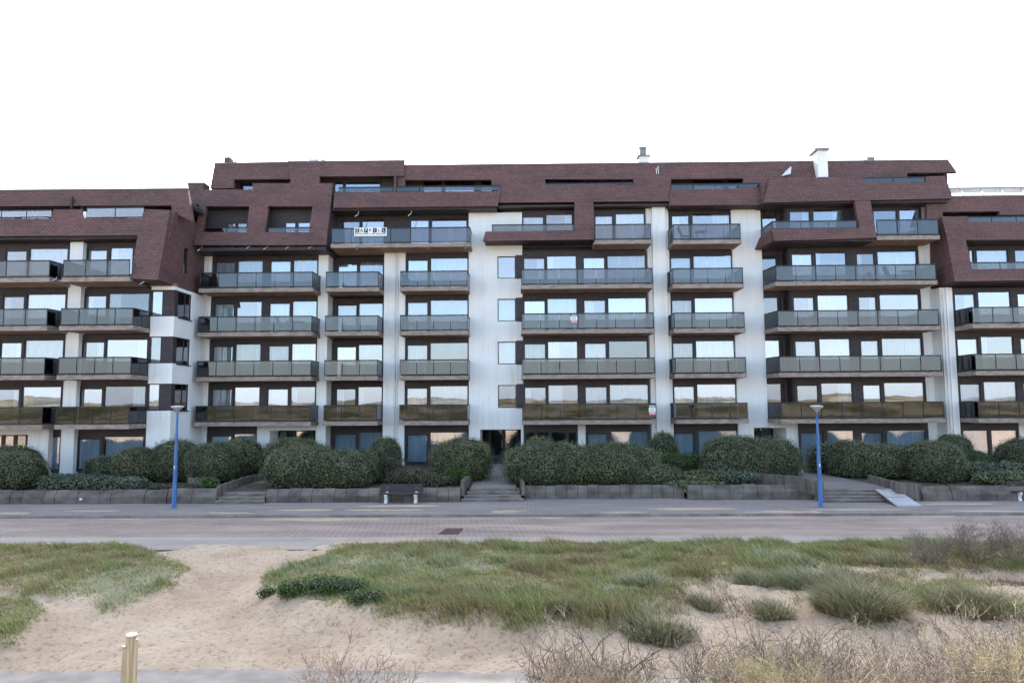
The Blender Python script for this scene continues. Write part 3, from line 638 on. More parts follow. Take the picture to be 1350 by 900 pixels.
# shingle side wall of the corner with a small window hole
def sidep(y0, y1, z0, z1, yf=None):
    f0 = PL(z0)+.281 if y0 is None else y0; f1 = PL(z1)+.281 if y0 is None else y0
    shing.hexa([(xs0-.28, f0, z0), (xs0, f0, z0), (xs0, y1, z0), (xs0-.28, y1, z0), (xs0-.28, f1, z1), (xs0, f1, z1), (xs0, y1, z1), (xs0-.28, y1, z1)])
sidep(None, 44.9, e0.z, sz[0]); sidep(None, sy0, sz[0], sz[1]); sidep(sy1, 44.9, sz[0], sz[1]); sidep(None, 44.9, sz[1], e1.z)
f = MB()
for (a, b, c_, d) in ((sy0, sy0+.06, sz[0], sz[1]), (sy1-.06, sy1, sz[0], sz[1]), (sy0+.061, sy1-.061, sz[0], sz[0]+.06), (sy0+.061, sy1-.061, sz[1]-.06, sz[1])): f.box(xs0-.18, xs0-.08, a, b, c_, d)
wsm = f.build('window', M['dark'], wing_l); g = MB(); g.box(xs0-.14, xs0-.128, sy0+.05, sy1-.05, sz[0]+.05, sz[1]-.05); g.build('pane', M['pane'], wsm)
inner.box(xs0-1.0, xs0-.9, 41.6, 43.6, 11.6, 15.4)
clad.box(X(172, 367, 39.3), xs0-.05, PL(11.5)+.28, 45-.1, e0.z-.03, e0.z+.10)                  # soffit of the corner mass
clad.box(X(178, 330, 40.0)+.05, X(178, 330, 40.0)+.2, 40.2, GY, 11.75, 14.2)
clad.box(xLe, xs0-.3, PL(14.3)+.28, 44.3, 14.21, 14.36)
beige = MB(); beige.box(xw1-.1, XS+.0, LY-.02, LY+.3, S[4]-.249, S[4]-.08); beige.build('lintel', M['concrete'], wing_l)
PLs = lambda z: PLu(z)
sl(PLu, [(-110, 251.8), (247, 248.8), (254, 292), (226, 279.5), (226, 271), (-110, 272.6)])
clad.box(xLe, X(226, 280, 43), 42.9, 43.0, 14.4, 17.0); clad.box(xLe, X(250, 270, 41.8), PLu(16.5)+.28, 44.4, 16.45, 16.6)
deck = MB(); deck.box(xLe, X(248, 250, 42.0), PLu(17.1)+.32, 57, 16.75, 16.92); deck.build('flat_roof', M['deck'], wing_l)
for u, v in ((-30, 21), (28, 66), (120, 150), (166, 188)): window(wing_l, X(u, 282, 42.8), X(v, 282, 42.8), 42.8, 14.9, 16.4, 'none' if u < 100 else 'full')
top_rail(wing_l, onp(-100, 287, PL)+Vector((0, .14, 0)), onp(66, 287, PL)+Vector((0, .14, 0)), onp(20, 287, PL).z-.02, .52, 'clear')
top_rail(wing_l, onp(112, 287, PL)+Vector((0, .14, 0)), onp(188, 287, PL)+Vector((0, .14, 0)), onp(150, 287, PL).z-.02, .68, 'clear')
pt = MB(); xx = X(97, 268, 41.6); pt.prism([(xx, 41.35, Z(97, 258.5, 41.35)), (xx, 41.35, 15.4), (xx, 42.85, 15.4), (xx, 42.85, 16.1)], [(xx+.06, 41.35, Z(97, 258.5, 41.35)), (xx+.06, 41.35, 15.4), (xx+.06, 42.85, 15.4), (xx+.06, 42.85, 16.1)]); pt.build('terrace_partition', M['clad'], wing_l)
pt = MB(); xx = X(111, 282, 40.7); pt.box(xx, xx+.22, 40.6, 40.65, onp(111, 287, PL).z, onp(111, 279, PL).z); pt.build('parapet_end', M['white'], wing_l)
for px_, py_ in ((71, 369), (81, 369), (187, 373)):
    d = MB(); p = at(px_, py_, 39.4); d.tube(p+Vector((-.06, -.1, -.08)), p+Vector((.06, .1, .08)), .022, .022, 6); d.tube(p+Vector((.06, .1, .08)), p+Vector((.07, .12, .2)), .015, .015, 6); d.build('awning_arm', M['pipe'], wing_l)
rear = MB(); rear.box(xLe, XS-.5, 44.61, 57, 0, 16.7); rear.build('rear_wall', M['rear'], wing_l)
cop = MB(); p, q = onp(-110, 251.6, PLu), onp(247, 248.7, PLu)
cop.hexa([(p.x, p.y-.03, p.z-.02), (q.x, q.y-.03, q.z-.02), (q.x, q.y+.34, q.z-.02), (p.x, p.y+.34, p.z-.02), (p.x, p.y-.03, p.z+.04), (q.x, q.y-.03, q.z+.04), (q.x, q.y+.34, q.z+.04), (p.x, p.y+.34, p.z+.04)])
rf = shing.build('roof', M['shingle'], wing_l); cop.build('coping', M['zinc'], rf)
white.build('wall', M['white'], wing_l); clad.build('cladding', M['clad'], wing_l); inner.build('interior', M['inner'], wing_l)

# ================= right block
RY = 43.5
white = MB(); clad = MB(); shing = MB(); inner = MB()
def xr(px, Y, py=405): return X(px, py, Y)
rx0, rx1 = xr(1240, RY), xr(1256.5, RY); rEnd = xr(1440, RY)
white.box(rx0, rx1, RY, 46.0, .3, 11.4)
white.box(rx0+.32, rx0+.52, RY-.09, RY-.002, .3, 11.4)
GR = 43.75
wr = [(xr(1258, GR), xr(1285.5, GR), 1), (xr(1289, GR), xr(1332.5, GR), 0), (xr(1341, GR), xr(1368, GR), 1), (xr(1371, GR), xr(1412, GR), 0)]
for k in (1, 2, 3): bay(wing_r, clad, rx1, rEnd, GR, k, wr, zceil=(11.4 if k == 3 else None))
xg1 = X(1343, 580, GR)
bay(wing_r, clad, rx1, xg1, GR, 0, [(X(1269, 580, GR), X(1303, 580, GR), 0), (X(1306, 580, GR), X(1341, 580, GR), 0)], 'blind', .72)
white.box(xg1+.002, rEnd, GR-.1, GR+.3, .3, S[1]-.25)
for k in (1, 2, 3): balcony(wing_r, xr(1281, 41.8), rEnd, 41.8, RY-.002, S[k], xlb=rx1+.02, sides='l')
for k in range(6): inner.box(rx1, rEnd, 43.9, 46.6, S[k]-.2, S[k]-.003)
inner.box(rx1, rEnd, 46.6, 46.8, .3, 17)
sl = lambda plane, pts, th=.28: slant(shing, plane, pts, th)
sl(PR, [(1241.4, 285.5), (1275, 285), (1278, 293), (1440, 291), (1440, 315.3), (1273.4, 316.6), (1249, 316.9)])
sl(PR, [(1249, 316.9), (1273.4, 316.6), (1282, 355), (1256, 355.3)]); sl(PR, [(1256, 355.3), (1440, 352.6), (1440, 368.6), (1259.3, 371)])
q1, q0 = onp(1241.4, 285.5, PR), onp(1259.3, 371, PR)
shing.hexa([(q0.x, PR(q0.z)+.281, q0.z), (q0.x+.28, PR(q0.z)+.281, q0.z), (q0.x+.28, 46.5, q0.z), (q0.x, 46.5, q0.z), (q1.x, PR(q1.z)+.281, q1.z), (q1.x+.28, PR(q1.z)+.281, q1.z), (q1.x+.28, 46.5, q1.z), (q1.x, 46.5, q1.z)])
clad.box(q0.x+.02, rEnd, PR(11.5)+.28, 46.4, q0.z-.03, q0.z+.1)
bay(wing_r, clad, q0.x+.3, rEnd, 44.4, 4, [(X(1277, 340, 44.4), X(1283, 340, 44.4), 0), (X(1286.5, 340, 44.4), X(1328.5, 340, 44.4), 0), (X(1337, 340, 44.4), X(1380, 340, 44.4), 0)], 'full', .55, zceil=14.3)
clad.box(q0.x+.3, rEnd, PR(14.2)+.28, 46.4, 14.14, 14.3)
top_rail(wing_r, onp(1281, 355, PR)+Vector((0, .14, 0)), onp(1440, 353, PR)+Vector((0, .14, 0)), onp(1300, 355, PR).z-.02, .48)
top_rail(wing_r, onp(1277, 293, PR)+Vector((0, .14, 0)), onp(1440, 291, PR)+Vector((0, .14, 0)), onp(1300, 293, PR).z-.02, .42)
sl(PRu, [(1222, 259.6), (1440, 257), (1440, 283), (1318, 283.2), (1318, 278.6), (1243, 279.6), (1243, 290), (1222, 290)])
clad.box(q0.x, rEnd, 45.2, 45.3, 14.4, 17.0)
deck = MB(); deck.box(q0.x, rEnd, PRu(17)+.32, 57, 16.8, 16.95); deck.build('flat_roof', M['deck'], wing_r)
rear = MB(); rear.box(rx0+.3, rEnd, 46.81, 57, 0, 16.8); rear.build('rear_wall', M['rear'], wing_r)
ts = MB(); ts.mi = 0; Yt = 46.0; za, zb2 = Z(1300, 257.5, Yt), Z(1300, 247.4, Yt); zr = Z(1300, 243.4, Yt)
xq = [X(p, 250, Yt) for p in (1215, 1241, 1266.5, 1293, 1319.5, 1347, 1374, 1402, 1440)]
for a, b in zip(xq[:-1], xq[1:]): ts.hexa([(a+.05, Yt-.25, za+.08), (b-.02, Yt-.25, za+.08), (b-.02, Yt-.23, za+.08), (a+.05, Yt-.23, za+.08), (a-.05, Yt+.1, zb2-.02), (b-.12, Yt+.1, zb2-.02), (b-.12, Yt+.12, zb2-.02), (a-.05, Yt+.12, zb2-.02)])
ts.mi = 1; ts.box(xq[0], rEnd, Yt+.08, Yt+.15, zb2-.02, zb2+.06); ts.box(xq[0], rEnd, Yt+.09, Yt+.13, zr-.03, zr)
for a in xq: ts.tube((a+.02, Yt-.27, za-.1), (a-.09, Yt+.09, zb2+.02), .028, .028, 6); ts.tube((a-.09, Yt+.11, zb2), (a-.09, Yt+.11, zr), .02, .02, 6)
ts.build('terrace_screen', [M['beige'], M['zinc']], wing_r)
pipe(wing_r, 1247.5, RY-.14, .5, 11.3)
rf = shing.build('roof', M['shingle'], wing_r)
cop = MB(); p, q = onp(1222, 259.4, PRu), onp(1440, 256.8, PRu)
cop.hexa([(p.x, p.y-.03, p.z-.02), (q.x, q.y-.03, q.z-.02), (q.x, q.y+.34, q.z-.02), (p.x, p.y+.34, p.z-.02), (p.x, p.y-.03, p.z+.05), (q.x, q.y-.03, q.z+.05), (q.x, q.y+.34, q.z+.05), (p.x, p.y+.34, p.z+.05)]); cop.build('coping', M['zinc'], rf)
white.build('wall', M['white'], wing_r); clad.build('cladding', M['clad'], wing_r); inner.build('interior', M['inner'], wing_r)
# ------------------------------------------------------------ ground, dunes, paving
nr = np.random.default_rng(11)
def vnoise(x, y, scale, seed=0):
    x = np.asarray(x)/scale; y = np.asarray(y)/scale
    xi = np.floor(x).astype(np.int64); yi = np.floor(y).astype(np.int64); fx = x-xi; fy = y-yi
    fx = fx*fx*(3-2*fx); fy = fy*fy*(3-2*fy)
    def h(a, b):
        n = (a*374761393 + b*668265263 + seed*974711) & 0x7fffffff
        n = ((n ^ (n >> 13))*1274126177) & 0x7fffffff
        return ((n ^ (n >> 16)) & 0xffff)/65535.0
    return (h(xi, yi)*(1-fx)+h(xi+1, yi)*fx)*(1-fy) + (h(xi, yi+1)*(1-fx)+h(xi+1, yi+1)*fx)*fy
def fbm(x, y, scale, seed=0, n=4):
    s = 0; a = 0.5
    for i in range(n): s = s + a*vnoise(x, y, scale/2**i, seed+i*7); a *= .5
    return s/(1-.5**n)
def sdist(px_, py_, poly):
    """signed distance, positive inside"""
    px_ = np.asarray(px_, float); py_ = np.asarray(py_, float); d = np.full(px_.shape, 1e9); ins = np.zeros(px_.shape, bool)
    n = len(poly)
    for i in range(n):
        x1, y1 = poly[i]; x2, y2 = poly[(i+1) % n]; dx, dy = x2-x1, y2-y1
        t_ = np.clip(((px_-x1)*dx+(py_-y1)*dy)/(dx*dx+dy*dy+1e-12), 0, 1)
        d = np.minimum(d, np.hypot(px_-x1-t_*dx, py_-y1-t_*dy))
        with np.errstate(divide='ignore', invalid='ignore'):
            c = ((y1 > py_) != (y2 > py_)) & (px_ < (x2-x1)*(py_-y1)/(y2-y1+1e-12)+x1)
        ins ^= c
    return np.where(ins, d, -d)
def gp(pts, z=0.0): return [tuple(atz(a, b, z).xy) for a, b in pts]
ML = gp([(-140, 717), (168, 717), (215, 735), (262, 765), (205, 792), (155, 806), (120, 798), (60, 790), (-140, 786)], -.14)
ML2 = gp([(-140, 800), (40, 800), (74, 812), (55, 832), (25, 856), (-140, 868)], -.25)
MR = gp([(1560, 717), (440, 717), (462, 730), (410, 750), (338, 778), (350, 802), (400, 818), (500, 830), (600, 836), (690, 838), (760, 832), (830, 822), (905, 806), (945, 780), (1080, 765), (1200, 772), (1560, 760)], -.24)
MS = gp([(930, 780), (1090, 765), (1200, 770), (1560, 762), (1560, 830), (1240, 838), (1100, 842), (990, 830), (930, 808)], -.25)
def sstep(a, b, v):
    t_ = np.clip((v-a)/(b-a), 0, 1); return t_*t_*(3-2*t_)
def hgt(x, y):
    x = np.asarray(x, float); y = np.asarray(y, float)
    base = np.interp(y, [-200, -120, -70, -48, -38, -24, -10, 0, 3, 6, 8.2, 9.6, 10.4, 13.3, 13.75, 14.8, 17, 20, 23.2, 24.6], [3, 4.0, 4.9, 4.6, 3.8, 2.0, 2.7, 2.9, 2.55, 1.55, .62, -.22, -.56, -.56, -.50, -.34, -.22, -.13, -.09, -.14])
    far = sstep(-16, -40, y)
    base = base + far*(fbm(x, y, 26, 3)*3.9-1.9 + fbm(x, y, 8, 9)*1.4-.6)
    wob = (fbm(x, y, .9, 5)-.5)*.5
    d1 = np.maximum(np.maximum(sdist(x, y, ML), sdist(x, y, ML2)), 0*x-9)
    d2 = sdist(x, y, MR); d3 = sdist(x, y, MS)
    m1 = sstep(-.55, .35, d1+wob*.5)*.24; m2 = sstep(-.8, .5, d2+wob*.5)*(.26+.22*sstep(20, 14.5, y)); m3 = sstep(-.6, .8, d3+wob)*.16
    m2 = m2*(1-sstep(21.2, 23.6, y)*.8); m1 = m1*(1-sstep(21.2, 23.6, y)*.8)
    h = base + m1 + np.maximum(m2, m3)
    near = sstep(13.5, 14.0, y)*(1-sstep(23.0, 24.2, y)*.7)
    h = h + near*((fbm(x, y, 2.4, 21)-.5)*.22 + (fbm(x, y, .5, 31)-.5)*.11 - .055*sstep(.62, .80, vnoise(x, y, .27, 41)))
    h = h + sstep(13.2, 13.5, y)*(1-sstep(13.8, 14.6, y))*(fbm(x, y, 1.3, 51)-.5)*.14
    h = h + (1-sstep(9.0, 10.2, y))*sstep(-30, -5, y)*(fbm(x, y, 1.6, 61)-.5)*.25
    h = h + sstep(23.2, 23.6, y)*((fbm(x, y, 1.1, 71)-.5)*.10)
    return h
xs = np.unique(np.round(np.concatenate([np.arange(-150, -24, 3.0), np.arange(-24, 24, .14), np.arange(24, 150.1, 3.0)]), 3))
ys = np.unique(np.round(np.concatenate([np.arange(-200, -12, 2.5), np.arange(-12, 9, .4), np.arange(9, 24.45, .13)]), 3))
GX, GY_ = np.meshgrid(xs, ys); GZ = hgt(GX, GY_)
V = np.stack([GX.ravel(), GY_.ravel(), GZ.ravel()], 1); nx_, ny_ = len(xs), len(ys)
ii = (np.arange(ny_-1)[:, None]*nx_ + np.arange(nx_-1)[None, :]).ravel()
Q = np.stack([ii, ii+1, ii+1+nx_, ii+nx_], 1)
# sand
m, t, o = new_mat('dune_sand')
v = world_pos(t); n1 = noise(t, v, .55, 6); n2 = noise(t, v, 9, 5, .7); n3 = noise(t, world_pos(t, (1, 1, 1)), 60, 3, .6)
r1 = ramp(t, [(.32, (0.42, 0.312, 0.215)), (.52, (0.51, 0.388, 0.272)), (.70, (0.55, 0.43, 0.308))]); t.links.new(n1, r1.inputs[0])
r2 = ramp(t, [(.34, (.60, .56, .53)), (.47, (1, 1, 1)), (.8, (1.06, 1.05, 1.04))]); t.links.new(n2, r2.inputs[0])
r3 = ramp(t, [(.3, (.86, .86, .86)), (.6, (1.04, 1.04, 1.04))]); t.links.new(n3, r3.inputs[0])
cS = mixc(t, 1.0, mixc(t, 1.0, r1.outputs[0], r2.outputs[0], 'MULTIPLY'), r3.outputs[0], 'MULTIPLY')
vor = t.nodes.new('ShaderNodeTexVoronoi'); vor.inputs['Scale'].default_value = 3.4; t.links.new(world_pos(t), vor.inputs['Vector'])
ad = t.nodes.new('ShaderNodeMath'); ad.operation = 'MULTIPLY_ADD'; ad.inputs[1].default_value = .6; t.links.new(vor.outputs['Distance'], ad.inputs[0]); t.links.new(n2, ad.inputs[2])
finish(t, o, cS, .95, bump=ad.outputs[0], bstr=.9, bdist=.09); M['sand'] = m
# scrub covered dune behind the viewpoint
m, t, o = new_mat('scrub_dune')
v = world_pos(t); n1 = noise(t, v, .13, 7, .62); n2 = noise(t, v, 1.3, 5, .7)
r1 = ramp(t, [(.40, (0.10, 0.10, 0.05)), (.47, (0.20, 0.17, 0.09)), (.56, (0.37, 0.315, 0.23))]); t.links.new(n1, r1.inputs[0])
r2 = ramp(t, [(.3, (.62, .62, .60)), (.6, (1.1, 1.08, 1.05))]); t.links.new(n2, r2.inputs[0])
finish(t, o, mixc(t, 1.0, r1.outputs[0], r2.outputs[0], 'MULTIPLY'), .95, bump=n2, bstr=.6, bdist=.3); M['scrub'] = m
cyq = GY_.ravel()[Q].mean(1)
terrain = np_mesh('terrain', V, Q, None, [M['sand'], M['scrub']], midx=(cyq < 2.0).astype(np.int32), smooth=True); tag(terrain, kind='structure')
M['soil'] = pm('garden_soil', (0.055, 0.045, 0.036), (0.12, 0.098, 0.076), 3.0, .95, bump=.6)
def quadstrip(name, pts, mat_, kind='structure'):
    mb = MB()
    for p in pts: mb.poly(p)
    o_ = mb.build(name, mat_); tag(o_, kind=kind); return o_
quadstrip('ground', [[(-900, -900, -1.6), (900, -900, -1.6), (900, 900, -1.6), (-900, 900, -1.6)]], pm('far_ground', (0.2, 0.17, 0.12), (0.3, 0.25, 0.18), .05, .95))
def paver(name, c1, c2, mort, bw, rh, rot, ms=.012, pat=((.8, .8, .8), (1.12, 1.12, 1.12)), dust=None):
    m, t, o = new_mat(name); b = t.nodes.new('ShaderNodeTexBrick'); t.links.new(world_pos(t, (1, 1, 1), (0, 0, rot)), b.inputs['Vector'])
    b.inputs['Scale'].default_value = 1; b.inputs['Brick Width'].default_value = bw; b.inputs['Row Height'].default_value = rh; b.inputs['Mortar Size'].default_value = ms
    b.inputs['Color1'].default_value = (*c1, 1); b.inputs['Color2'].default_value = (*c2, 1); b.inputs['Mortar'].default_value = (*mort, 1); b.inputs['Bias'].default_value = 0
    n = noise(t, world_pos(t, (.35, 1, 1)), .9, 7, .6); r = ramp(t, [(.3, pat[0]), (.7, pat[1])]); t.links.new(n, r.inputs[0])
    c = mixc(t, 1.0, b.outputs['Color'], r.outputs[0], 'MULTIPLY')
    if dust:
        dn = noise(t, world_pos(t, (.22, .9, 1)), 1.0, 6, .65); dr = ramp(t, [(dust[0], (0, 0, 0)), (dust[1], (dust[2],)*3)]); t.links.new(dn, dr.inputs[0])
        c = mixc(t, dr.outputs[0], c, (0.42, 0.34, 0.26))
    finish(t, o, c, .85, bump=b.outputs['Fac'], bstr=-.3, bdist=.01); return m
M['redpave'] = paver('red_clay_pavers', (0.255, 0.180, 0.154), (0.205, 0.150, 0.132), (0.34, 0.285, 0.24), .30, .15, R_(38), .017, dust=(.46, .72, .75))
M['greypave'] = paver('grey_pavers', (0.185, 0.160, 0.152), (0.135, 0.119, 0.115), (0.33, 0.29, 0.26), .22, .11, R_(0), .016, dust=(.52, .74, .55))
M['strippave'] = paver('grey_border_pavers', (0.275, 0.24, 0.225), (0.23, 0.205, 0.195), (0.36, 0.32, 0.28), .30, .15, R_(90), .016, dust=(.42, .7, .8))
M['pathpave'] = paver('entrance_pavers', (0.20, 0.172, 0.160), (0.155, 0.136, 0.13), (0.26, 0.23, 0.2), .22, .11, R_(0), .014, dust=(.58, .8, .5))
M['asphalt'] = pm('sandy_concrete_path', (0.235, 0.205, 0.175), (0.33, 0.29, 0.25), 2.2, .95, (1, 1, 1), .2)
M['kerb'] = pm('kerb_stone', (0.17, 0.15, 0.13), (0.27, 0.24, 0.21), 1.2, .9, (1, 4, 1), .1)
XE = 75
yk = atz(675, 678.4, -.02).y; yr = atz(675, 706.5, -.1).y
quadstrip('road', [[(-XE, yr, -.100), (XE, yr, -.100), (XE, yk, -.100), (-XE, yk, -.100)]], M['redpave'])
quadstrip('road_border', [[(-XE, 23.2, -.104), (XE, 23.2, -.104), (XE, yr, -.104), (-XE, yr, -.104)]], M['strippave'])
kb = MB(); n = 150
for i in range(n):
    a = -XE+2*XE*i/n; kb.box(a+.006, a+2*XE/n-.006, yk+.003, yk+.14, -.2, .004+.004*math.sin(i*2.3))
tag(kb.build('kerb', M['kerb']), kind='structure')
quadstrip('pavement', [[(-XE, yk+.142, 0), (XE, yk+.142, 0), (XE, 36.5, 0), (-XE, 36.5, 0)]], M['greypave'])
quadstrip('path', [[(-XE, 10.2, -.48), (XE, 10.2, -.48), (XE, 13.9, -.48), (-XE, 13.9, -.48)]], M['asphalt'])
# drifted sand lying on the pavement round the bench and along the kerb
def drift(name, cx, cy, rx, ry, z, h, seed):
    n = 46; g = np.linspace(-1, 1, n); a, b = np.meshgrid(g, g); d = np.sqrt(a*a+b*b) + (fbm(a*3+seed, b*3, 1.1, seed)-.5)*.7
    zz = z - .012 + h*np.clip(1.0-d, -.2, 1)
    Vd = np.stack([cx+a.ravel()*rx, cy+b.ravel()*ry, zz.ravel()], 1); i0 = (np.arange(n-1)[:, None]*n+np.arange(n-1)[None]).ravel()
    keep = (zz.ravel()[np.stack([i0, i0+1, i0+1+n, i0+n], 1)].max(1) > z-.004)
    tag(np_mesh(name, Vd, np.stack([i0, i0+1, i0+1+n, i0+n], 1)[keep], None, [M['sand']], smooth=True), kind='structure')
pb = atz(530, 666, 0); drift('sand_drift', pb.x, pb.y-.1, 2.4, .5, 0, .04, 3)
pb = atz(1260, 664, 0); drift('sand_drift', pb.x, pb.y, 3.0, .3, 0, .03, 8)
for i_ in range(11):
    pb = atz(20+i_*128+rng.uniform(-40, 40), 675.5, 0); w_ = rng.uniform(1.6, 4.2); drift('sand_drift', pb.x, yk+.14+rng.uniform(.25, 1.3), w_, rng.uniform(.3, .8), 0, .022, 20+i_)
    if i_ % 2: drift('sand_drift', pb.x+2, yk-rng.uniform(.15, .3), w_*.8, rng.uniform(.18, .35), -.1, .022, 40+i_)
pb = atz(420, 686, -.1); drift('sand_drift', pb.x, pb.y+.3, 4, .55, -.1, .03, 12)
# ---- gardens and entrance paths
def zg(Y): return .45 + .027*(Y-34)
ga = MB(); gys = [33.75, 36, 39, 42, 45.6]
def gq(mb, xa0, xb0, y0, xa1, xb1, y1, dz=0): mb.poly([(xa0, y0, zg(y0)+dz), (xb0, y0, zg(y0)+dz), (xb1, y1, zg(y1)+dz), (xa1, y1, zg(y1)+dz)])
tag_p = []
stepsdef = [('left', 283, 346, 664, 3), ('mid', 608, 690, 661, 4), ('right', 1085, 1182, 662, 4)]
ends = {}
for nm, a, b, yb_, n in stepsdef:
    p = atz((a+b)/2, yb_, 0); xa, xb = atz(a, yb_, 0).x, atz(b, yb_, 0).x; ends[nm] = (xa, xb, p.y, p.y+n*.32)
# flat garden sheets between the paths
xL, xR = -60, 60
bounds = [(xL, ends['left'][0]), (ends['left'][1], ends['mid'][0]), (ends['mid'][1], ends['right'][0]), (ends['right'][1], xR)]

def ribbon(name, left, right, mat_):
    mb = MB()
    for i in range(len(left)-1): mb.poly([left[i], right[i], right[i+1], left[i+1]])
    tag(mb.build(name, mat_), kind='structure')
def step_z(nm): return {'left': .40, 'mid': .50, 'right': .46}[nm]
def pathz(nm, Y):
    y0 = ends[nm][3]; z0 = step_z(nm); return z0 + (0.755-z0)*min(1, max(0, (Y-y0)/(45.0-y0))) + .004
def path(nm, rows):
    l, r = [], []
    for (Y, xa, xb) in rows: l.append((xa, Y, pathz(nm, Y))); r.append((xb, Y, pathz(nm, Y)))
    ribbon('entrance_path', l, r, M['pathpave'])
eL, eM, eR = ends['left'], ends['mid'], ends['right']
path('left', [(eL[3]-.02, eL[0], eL[1]), (37, eL[0]+.1, eL[1]+.3), (40.5, eL[0]+.9, eL[1]+1.6), (43, an0-.6, an1+.4), (45.3, an0, an1)])
path('mid', [(eM[3]-.02, eM[0]+.35, eM[1]-.35), (37, eM[0]+.3, eM[1]-.3), (41, nx0-.2, nx1+.2), (45.5, nx0, nx1)])
path('right', [(eR[3]-.02, eR[0], eR[1]+1.1), (34.5, eR[0], eR[1]+1.0), (36, eR[0]-.2, eR[1]+.2), (38.5, eR[0]-1.2, eR[1]-.2), (40.0, fn0-.4, eR[1]-1.2), (42, fn0-.5, eR[1]-2.2), (45.4, fn0, fn1)])
M['stepc'] = pm('step_concrete', (0.12, 0.104, 0.092), (0.25, 0.22, 0.195), 1.6, .95, (1, 3, 3), .2)
def steps(nm, label, n, inset=0.0):
    xa, xb, y0, y1 = ends[nm]; zt = step_z(nm); b = MB()
    for i in range(n):
        ins = inset*i/max(1, n-1); z1 = zt*(i+1)/n
        b.box(xa+ins, xb-ins, y0+.32*i, y0+.32*(i+1)+(0 if i < n-1 else .02), 0.0, z1-.05)
        b.box(xa+ins-.01, xb-ins+.01, y0+.32*i-.03, y0+.32*(i+1)+(-.032 if i < n-1 else .02), z1-.049, z1)
    o_ = b.build('entrance_steps', M['stepc'], None, ((xa+xb)/2, y0, 0)); tag(o_, label, 'steps', 'concrete steps up to the entrances')
steps('left', 'short low concrete steps near the left lamp, leading up to the leftmost path', 3, .08)
steps('mid', 'concrete steps right of the bench, leading up to the glass double door', 4, .35)
steps('right', 'wide concrete steps beside the metal wheelchair ramp', 4, .0)
# ---- retaining walls of concrete kerb elements
M['block'] = pm('weathered_concrete', (0.075, 0.062, 0.054), (0.165, 0.14, 0.12), 1.3, .95, (1, 1, 1.5), .25)
def retaining(label, xa, xb, Yf, top=.60, bw=.52, low=.30, jag=.02):
    b = MB(); n = max(1, round((xb-xa)/bw)); wd = (xb-xa)/n
    for i in range(n):
        x0 = xa+i*wd+.008; x1 = xa+(i+1)*wd-.008; dz = rng.uniform(-jag, jag); dy = rng.uniform(-.02, .02); y = Yf+dy; tz = top+dz
        prof = [(y, 0), (y, low), (y+.015, low+.03), (y+.17, tz-.03), (y+.20, tz), (y+.42, tz), (y+.42, 0)]
        b.prism([(x0, yy, zz) for yy, zz in prof][::-1], [(x1, yy, zz) for yy, zz in prof][::-1])
    o_ = b.build('retaining_wall', M['block'], None, ((xa+xb)/2, Yf, 0)); tag(o_, label, 'wall', 'low retaining walls along the pavement')
def wy(px_, py_): return atz(px_, py_, 0).y
Y1, Y2, Y3, Y4, Y5 = wy(120, 664), wy(470, 662), wy(790, 657), wy(990, 658.5), wy(1270, 660)
retaining('long low concrete wall left of the leftmost steps, below the grey green cover plants', -34, atz(218, 664, 0).x, Y1)
retaining('smoother concrete wall stretch between the left blue lamp and the leftmost steps', atz(219, 664, 0).x, eL[0]-.02, Y1-.02, .66, 1.0)
retaining('low concrete wall running behind the dark bench', eL[1]+.02, eM[0]-.05, Y2)
retaining('low concrete wall under the biggest hedge right of the middle steps', eM[1]+.05, atz(903, 657, 0).x, Y3)
retaining('low concrete wall under the mixed plants, ending at the right blue lamp', atz(905, 657, 0).x, eR[0]-.02, Y4, .66, .62, .36)
retaining('sloped concrete wall right of the metal ramp', atz(1216, 660, 0).x, 34, Y5, .62, .66)
# ---- palisade edgings
M['palis'] = pm('palisade_concrete', (0.085, 0.072, 0.062), (0.165, 0.14, 0.12), 2.0, .95, (2, 2, .5), .25)
def palisade(label, pts, zb, h, w=.20):
    b = MB()
    for (p, q), (z0, z1), (h0, h1) in zip(zip(pts[:-1], pts[1:]), zip(zb[:-1], zb[1:]), zip(h[:-1], h[1:])):
        p = Vector(p); q = Vector(q); Ln = (q-p).length; n = max(1, round(Ln/w)); u = (q-p)/Ln; nv = Vector((-u.y, u.x))
        for i in range(n):
            s0 = p+u*(Ln*i/n+.006); s1 = p+u*(Ln*(i+1)/n-.006); f = (i+.5)/n; zz = z0+(z1-z0)*f; hh = h0+(h1-h0)*f+rng.uniform(-.025, .025)
            o = nv*.075; off = nv*rng.uniform(-.012, .012); s0 = s0+off; s1 = s1+off
            b.hexa([(*(s0-o), zz-.2), (*(s1-o), zz-.2), (*(s1+o), zz-.2), (*(s0+o), zz-.2), (*(s0-o), zz+hh), (*(s1-o), zz+hh), (*(s1+o), zz+hh), (*(s0+o), zz+hh)])
    m_ = Vector(pts[0]); o_ = b.build('palisade_edging', M['palis'], None, (m_.x, m_.y, zb[0])); tag(o_, label, 'edging', 'palisade edgings beside the paths')
g2 = lambda px_, py_, z: tuple(atz(px_, py_, z).xy)
gsheet = MB()
gx = [(xL, eL[0], Y1), (eL[0], eL[1], eL[3]), (eL[1], eM[0], Y2), (eM[0], eM[1], eM[3]), (eM[1], atz(904, 657, 0).x, Y3), (atz(904, 657, 0).x, eR[0], Y4), (eR[0], eR[1]+1.0, eR[3]), (eR[1]+1.0, xR, Y5)]
for xa_, xb_, yf in gx:
    yy = [yf+.3, 37, 40, 43, 45.6]
    for y0, y1 in zip(yy[:-1], yy[1:]): gq(gsheet, xa_, xb_, y0, xa_, xb_, y1, -.03)
tag(gsheet.build('garden_bed', M['soil']), kind='structure')
